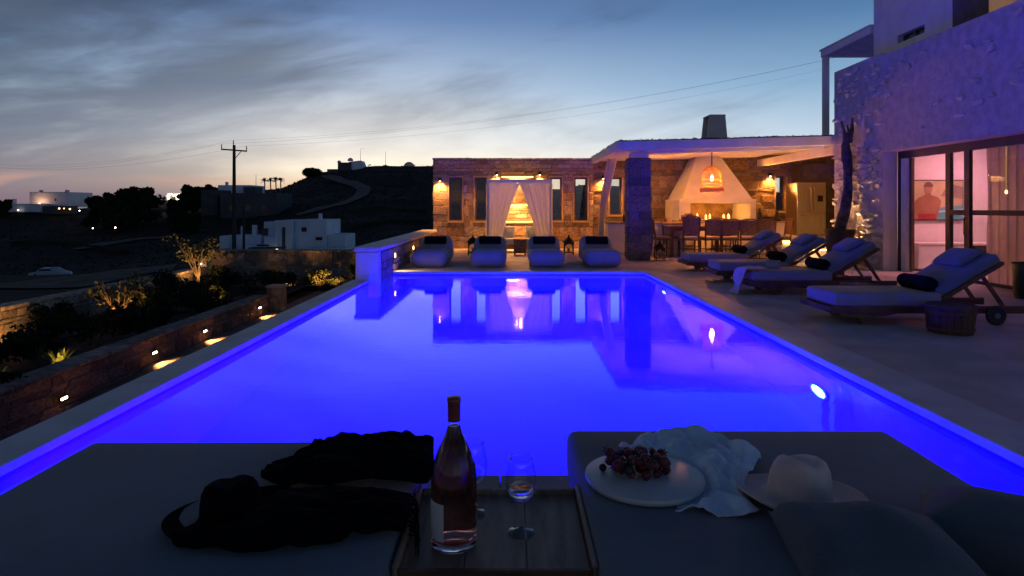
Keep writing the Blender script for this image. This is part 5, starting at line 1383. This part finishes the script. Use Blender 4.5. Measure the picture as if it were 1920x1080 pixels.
for i in range(60):
    p = bp(768+rnd.uniform(-4, 2), 930+i*1.25, .004); b.tube([p, p+Vector((rnd.uniform(.01,.02), rnd.uniform(-.01,.01), -.004)), p+Vector((rnd.uniform(.018,.026), rnd.uniform(-.02,.01), -.03-rnd.random()*.03))], [.0012, .001, .0006], 4)
setp(b.obj('fringe', m_blackcloth, sc_), None, None, None, 'stuff')
# pillows close to the camera
def pil(loc, rot, w, d, h, label, seed, m=m_pillow):
    o = link('pillow', pillow_mesh(w, d, h, m, 20, seed, .0), None, loc, rot); setp(o, label, 'pillow', 'grey pillows near the camera'); return o
pil((.775, 1.36, .455), (R(3), R(2), R(-8)), .37, .31, .15, 'grey pillow on the right daybed just below the pink hat', 3)
pil((1.13, 1.42, .46), (R(3), R(-3), R(-40)), .42, .28, .15, 'grey pillow at the right edge of the right daybed', 5)
pil((-.95, .92, .465), (R(4), 0, R(5)), .50, .40, .12, 'grey pillow at the near left corner of the left daybed', 8)

# ================================================================== power line
def zt(x, y): return tz(x, y)
def pole(px, base_y, top_y, Y, label, cross=True):
    x = (px-960)*Y/F; z0 = zt(x, Y); z1 = 1.2-(top_y-388)*Y/F
    t = empty('power_pole', (x, Y, z0), label, 'power pole'); H = z1-z0
    B().tube([(0,0,-.3), (0,0,H*.5), (0,0,H)], [.20, .17, .13], 10).obj('pole_shaft', m_wood_pole, t)
    if cross:
        d = Vector((math.cos(.28), math.sin(.28), 0))
        B().obox(-d*1.12+Vector((0,0,H-.42)), d*1.12+Vector((0,0,H-.55)), .12, .13).obj('crossarm', m_wood_pole, t)
        B().obox((.1, 0, H-1.25), Vector((0,0,H-.55))+d*.62, .06, .06).obj('brace', m_wood_pole, t)
        for s, dz in ((-1.08, -.40), (-.06, 0), (1.08, -.52)):
            p = d*s+Vector((0, 0, H+dz)); B().tube([p, p+Vector((0,0,.22)), p+Vector((0,0,.45))], [.035, .05, .035], 8).obj('insulator', m_iron, t)
    return t, x, z0, H, Y
t1, px1, pz1, pH, pY = pole(439, 485, 272, 60, 'tall wooden power pole with a crossarm left of the hill')
pole(457, 480, 388, 92, 'slim grey pole in front of the white blocky house', False)
for i, (s, dz, e) in enumerate(((-1.08, .02, (27.5, 52, 13.6)), (-.06, .40, (27.5, 53.5, 13.8)), (1.08, -.1, (27.5, 55, 13.2)))):
    A = Vector((px1+math.cos(.28)*s, pY+math.sin(.28)*s, pz1+pH+dz+.05)); E = Vector(e)
    pts = [A.lerp(E, k/24)+Vector((0, 0, -1.3*4*(k/24)*(1-k/24))) for k in range(25)]
    o = B().tube(pts, .005, 4).obj('power_cable', m_iron); setp(o, ['nearest', 'middle', 'lowest'][i]+' of the three power cables strung across the sky', 'cable', 'power cables across the sky')
    E2 = A+Vector((-60, 40, 1)); pts = [A.lerp(E2, k/16)+Vector((0, 0, -1.5*4*(k/16)*(1-k/16))) for k in range(17)]
    o = B().tube(pts, .006, 4).obj('power_cable', m_iron); setp(o, ['upper', 'middle', 'lower'][i]+' power cable running off to the left of the pole', 'cable', 'power cables left of the pole')

# ================================================================== distant buildings
def W2(px, py, Y): return at(px, py, Y)
def block(b, px0, px1, py0, py1, Y, depth, bev=.12, dy=0):
    """building block with its front at distance Y between photo rows py0 (top) and py1 (bottom)"""
    a, c = W2(px0, py0, Y), W2(px1, py1, Y); return b.box(a.x, c.x, Y+dy, Y+dy+depth, c.z, a.z, bev, 2)
def bwin(px0, px1, py0, py1, Y, parent, m=m_cardark, nm='window'):
    a, c = W2(px0, py0, Y), W2(px1, py1, Y)
    w = B().box(a.x, c.x, Y-.06, Y+.02, c.z, a.z).obj(nm, m, parent); return w
wh = empty('white_house', (0,0,0), 'blocky white island house in the dip behind the pool wall', 'house')
Yh = 108
for nm, px0, px1, py0, py1, dy, dp in (('main_block', 552, 612, 412, 480, 0, 9), ('left_block', 520, 552, 413, 482, -1.2, 9), ('middle_block', 489, 521, 416, 470, 1.2, 8), ('stair_block', 505, 530, 443, 476, -2.5, 3), ('low_wing', 612, 646, 440, 478, .5, 7), ('left_wing', 432, 490, 442, 484, 0, 6), ('left_end_block', 416, 434, 442, 490, -1, 6), ('terrace_block', 470, 508, 458, 482, -3.5, 5)):
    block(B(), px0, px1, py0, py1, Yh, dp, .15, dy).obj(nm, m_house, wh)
for px0, px1, py0, py1 in ((451, 456, 424, 443), (472, 480, 422, 443), (597, 602, 400, 413)): block(B(), px0, px1, py0, py1, Yh+1, .8, .1).obj('chimney', m_house, wh)
bwin(565.5, 575, 426, 434.5, Yh, wh); bwin(592, 604, 444.5, 450.5, Yh, wh); bwin(419, 431, 466, 482, Yh-1, wh); bwin(491, 503, 428, 442, Yh+1.2, wh, m_housedark, 'door'); bwin(482, 504, 458.5, 461.5, Yh-3.52, wh)
bwin(529, 535, 426, 470, Yh-1.2, wh, m_housedark, 'drainpipe')
p = W2(580, 462, Yh-3); q = W2(655, 468, Yh-3); B().box(p.x, q.x, Yh-5, Yh-1.5, q.z, q.z+.35).obj('terrace_canopy', m_house, wh)
p = W2(470, 464, Yh-5); q = W2(530, 466, Yh-5); B().box(p.x, q.x, Yh-6, Yh-3.5, q.z, q.z+.2).obj('terrace_canopy', m_housedark, wh)
bwin(517.5, 521, 467, 474, Yh-3.9, wh, emis('porch_glow', (1,.8,.5), 4), 'lit_window')
dh = empty('stone_farmhouse', (0,0,0), 'dark rendered building with a blue-white upper storey behind the power pole', 'house')
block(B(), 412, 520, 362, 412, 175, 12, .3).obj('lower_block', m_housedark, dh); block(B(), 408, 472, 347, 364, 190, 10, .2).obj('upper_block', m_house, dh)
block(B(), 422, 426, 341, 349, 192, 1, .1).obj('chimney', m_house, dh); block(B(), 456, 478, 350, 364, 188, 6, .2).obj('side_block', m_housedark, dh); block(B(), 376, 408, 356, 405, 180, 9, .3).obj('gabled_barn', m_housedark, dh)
for a in ((430, 440, 385, 396), (460, 470, 384, 396), (490, 500, 386, 398)): bwin(*a, 175, dh)
vl = empty('white_villa', (0,0,0), 'pale villa with lit porch at the far left skyline', 'house')
block(B(), 55, 127, 360, 388, 200, 12, .2).obj('main_block', m_house, vl); block(B(), 73, 77, 356.5, 361, 200.5, 1, .1).obj('chimney', m_house, vl); block(B(), 121.5, 126.5, 356, 361, 200.5, 1, .1).obj('chimney', m_house, vl)
block(B(), -10, 75, 382, 398, 196, 8, .2).obj('low_wing', m_house, vl); block(B(), 21, 27, 373, 384, 200, 1, .1).obj('chimney', m_house, vl); block(B(), 78, 130, 386, 402, 197, 4, .2).obj('porch_wall', m_housedark, vl)
bwin(103, 105.5, 372, 377, 200, vl)
o = W2(74, 381, 199); light('villa_porch_light', 'POINT', (o.x, 198.0, o.z), (1,.45,.2), 300, .15)
hh = empty('lit_house', (0,0,0), 'little house with two glowing wall lamps between the dark trees', 'house')
block(B(), 312, 342, 362, 378, 210, 9, .2).obj('main_block', m_house, hh); bwin(321, 329, 369, 378, 210, hh, m_cardark, 'door'); block(B(), 300, 345, 376, 392, 208, 9, .2).obj('garden_wall', m_housedark, hh)
for k, px in enumerate((316, 337)):
    o = W2(px, 368, 209.3); light('house_lamp', 'POINT', (o.x, 207.9, o.z), (1,.7,.4), 500, .15)
chp = empty('hilltop_chapel', (0,0,0), 'tiny white chapel with small domes on top of the hill', 'chapel')
block(B(), 633, 658, 304.5, 322, 285, 8, .2).obj('flat_block', m_housedark, chp)
a, c = W2(656, 304, 288), W2(682, 312, 288); b = B(); zb = W2(0, 320, 288).z; b.prism([(a.x, zb), (c.x, zb), (c.x, c.z), (c.x-1.0, a.z+.6), (a.x, a.z)], 1, 286, 294); b.obj('sloping_block', m_house, chp)
for px, py, r in ((636, 303, .9), (657, 300, 1.3)): p = W2(px, py+2, 286); B().lathe([(r, 0), (r*.9, r*.6), (r*.5, r*1.0), (0, r*1.15)], p, 12).obj('dome', m_house, chp, True)
block(B(), 613, 634, 317, 328, 282, 6, .2).obj('boundary_wall', m_housedark, chp)
dm = B().lathe([(2.6, -2), (2.5, .3), (1.8, 1.4), (.8, 2.0), (0, 2.1)], W2(767, 312, 296), 20).obj('radar_dome', mat('pale_dome', (.45,.40,.36), .9, var=.05), smooth=True); setp(dm, 'pale round dome peeping over the top of the hill', 'dome')
for px, y0, y1, Y, tx in ((480, 328, 362, 200, 'thin mast beside the palm trees'), (676, 279, 306, 288, 'thin mast with a short arm above the chapel'), (723, 284, 310, 297, 'thin antenna on the crest of the hill'), (876, 292, 318, 300, 'faint mast rising behind the pavilion wall')):
    a, c = W2(px, y0, Y), W2(px, y1+6, Y); t = B().tube([c, (a+c)/2, a], [.12, .09, .05], 5)
    if px == 676: t.obox(a, a+Vector((2.2, 0, 0)), .06, .06)
    setp(t.obj('antenna_mast', m_iron), tx, 'mast')
# lamps far away
for px, py, Y, s, tx in ((34, 394, 195, .25, 'tiny white lamp left of the pale villa'), (111, 391, 195, .3, 'orange lamp on the villa porch, left'), (120, 391, 195, .22, 'orange lamp on the villa porch, middle'), (131, 392, 195, .3, 'orange lamp on the villa gatepost'), (149, 395, 198, .22, 'white lamp right of the villa'),
                      (291, 375, 205, .25, 'small white lamp left of the lit house'), (300, 376, 205, .36, 'bright white lamp beside the lit house'), (174, 428, 150, .15, 'faint lamp at the left end of the lane'), (216, 427, 150, .22, 'faint lamp below the dark trees'), (316, 368, 209, .42, 'left glowing wall lamp of the lit house'), (337, 370, 209, .42, 'right glowing wall lamp of the lit house'),
                      (799, 330, 250, .3, 'white lamp on the hillside beside the pavilion'), (377, 495, 45, .07, 'small lamp on a wall post beyond the garden wall'), (74, 383, 199, .5, 'orange porch glow on the pale villa')):
    p = W2(px, py, Y); warm = 'orange' in tx
    t = empty('lamp', p, tx, 'lamp', 'distant lamps on the hillside'); B().lathe([(0, s*.8), (s*.7, s*.5), (s*.8, 0), (s*.5, -s*.6), (0, -s*.8)], n=10).obj('globe', emis('far_lamp', (1,.5,.2) if warm else (1,.82,.6), 5 if warm else 9), t, True)
    B().tube([(0,0,-s*.6), (0,0,-s*2.2)], s*.15, 5).obj('stem', m_iron, t)
# far post + outer walls
pst = W2(377, 495, 45); o = B().box(pst.x-.3, pst.x+.3, 45.2, 45.8, pst.z-2.5, pst.z+.35, .03).obj('gate_post', m_stone2); setp(o, 'stone gate post with a small lamp beyond the garden wall', 'post'); light('gate_lamp', 'POINT', (pst.x, 44.9, pst.z), (1,.6,.3), 14, .05)
for pts, h, tx in (([(258,425), (300,424), (370,423)], 1.6, 'pale field wall below the lit house'), ([(470,425),(540,418),(600,420)], 1.3, 'dark terrace wall below the dark farmhouse'), ([(660,432),(730,418),(805,420)], 1.2, 'dark terrace wall on the slope right of the white house'), ([(20,462),(90,458),(160,466),(240,478)], 1.2, 'dark terrace wall left of the pale lane'), ([(655,400),(720,392),(800,398)], 1.0, 'upper terrace wall on the slope below the hilltop')):
    W3 = catmull([solve(px, py, 40) for px, py in pts], 8); rows = []
    for p in W3:
        z = tz(p.x, p.y); rows.append([(p.x, p.y-.2, z-.5), (p.x, p.y-.2, z+h*.6), (p.x, p.y+.25, z+h*.6), (p.x, p.y+.25, z-.5)])
    o = B().grid(rows).jit(.12, 1.2).obj('field_wall', m_terrain); setp(o, tx, 'stone wall')
# car
cy = 78; cp = solve(95, 532, 74); cz = tz(cp.x, cp.y)
car = empty('parked_car', (cp.x, cp.y, cz+.05), 'small white car parked on the dark lot at the left', 'car', None, R(-6)); 
prof = [(-2.1, .35), (-2.12, .75), (-1.95, .95), (-1.25, 1.02), (-.65, 1.42), (.55, 1.46), (1.35, 1.08), (2.0, .98), (2.12, .7), (2.1, .35)]
b = B(); rows = []
for y, k in ((-.86, 0), (-.80, .05), (0, .09), (.80, .05), (.86, 0)):
    rows.append([(x*(1-(.03 if abs(y) > .8 else 0)), y*(1-(.16 if z > 1.1 else 0)), z+(k if z > 1.1 else 0)) for x, z in prof])
b.grid(rows, closed=True); b.b.verts.ensure_lookup_table(); b.b.faces.new(b.b.verts[:10]); b.b.faces.new(list(b.b.verts[-10:])[::-1]); b.obj('body', m_carpaint, car, True)
for s in (-1, 1): B().prism([(-1.1, 1.02), (-.62, 1.36), (.5, 1.40), (1.15, 1.06)], 1, s*.79-.02, s*.79+.02).obj('side_window', m_cardark, car)
for x in (-1.3, 1.3):
    for s in (-1, 1): B().lathe([(0, -.1), (.3, -.1), (.33, -.06), (.33, .06), (.3, .1), (0, .1)], n=18).obj('wheel', m_iron, car, loc=(x, s*.80, .30), rot=(R(90), 0, 0))
# trees on the skyline
for i, (px, Y, base, top, wpx, tx) in enumerate(((190, 165, 424, 364, 42, 'dark rounded tree at the left of the dark clump'), (232, 168, 424, 352, 48, 'tallest dark tree in the clump'), (268, 170, 424, 350, 46, 'dark tree at the right of the clump'), (216, 160, 424, 380, 40, 'lower dark tree in front of the clump'),
                                   (358, 190, 392, 349, 30, 'dark tree left of the gabled barn'), (392, 196, 392, 350, 28, 'dark tree against the gabled barn'), (330, 185, 400, 375, 22, 'low dark tree below the lit house'), (345, 150, 425, 395, 40, 'dark bushy tree above the pale field wall'),
                                   (585, 285, 330, 317, 26, 'windswept bushy tree on the shoulder of the hill'), (8, 190, 405, 376, 20, 'small dark tree at the left edge of the picture'))):
    a, c = W2(px, top, Y), W2(px, base, Y); h = a.z-c.z; z0 = min(c.z, tz(c.x, Y)) if i != 8 else tz(c.x, Y)-.5
    tree(c.x, Y, z0, a.z-z0, wpx*Y/F*.62, tx, m_leafdark, 60+i, 9000, .8, .3, 'dark trees on the skyline', clumps=40, full=True)
def palm(px, Y, top, label, seed):
    rnd = random.Random(seed); x = (px-960)*Y/F; z0 = tz(x, Y)-.4; zt_ = 1.2-(top-388)*Y/F
    t = empty('palm_tree', (x, Y, z0), label, 'palm tree', 'palms on the shoulder of the hill'); H = zt_-z0-.9
    B().tube([(0,0,0), (.1,0,H*.5), (.05,0,H)], [.24, .19, .22], 7).obj('trunk', m_bark, t)
    for k in range(26):
        a = k*2.4; e = rnd.uniform(-.3, 1.5); L = rnd.uniform(1.3, 2.0); b = B(); rows = []
        for i in range(6):
            f = i/5; r = L*f*math.cos(e); z = L*(math.sin(e)*f-.32*f*f); w = .26*math.sin(min(1, f*1.1+.12)*math.pi)**.7+.02
            rows.append([(r*math.cos(a)-w*math.sin(a), r*math.sin(a)+w*math.cos(a), H+z-.12), (r*math.cos(a), r*math.sin(a), H+z), (r*math.cos(a)+w*math.sin(a), r*math.sin(a)-w*math.cos(a), H+z-.12)])
        b.grid(rows).obj('frond', m_leafdark, t, recalc=False)
for i, (px, top, tx) in enumerate(((496, 334, 'leftmost of the four palms'), (507, 333, 'second palm from the left'), (517, 332, 'third palm from the left'), (526, 333, 'rightmost of the four palms'))): palm(px, 225, top, tx, i)
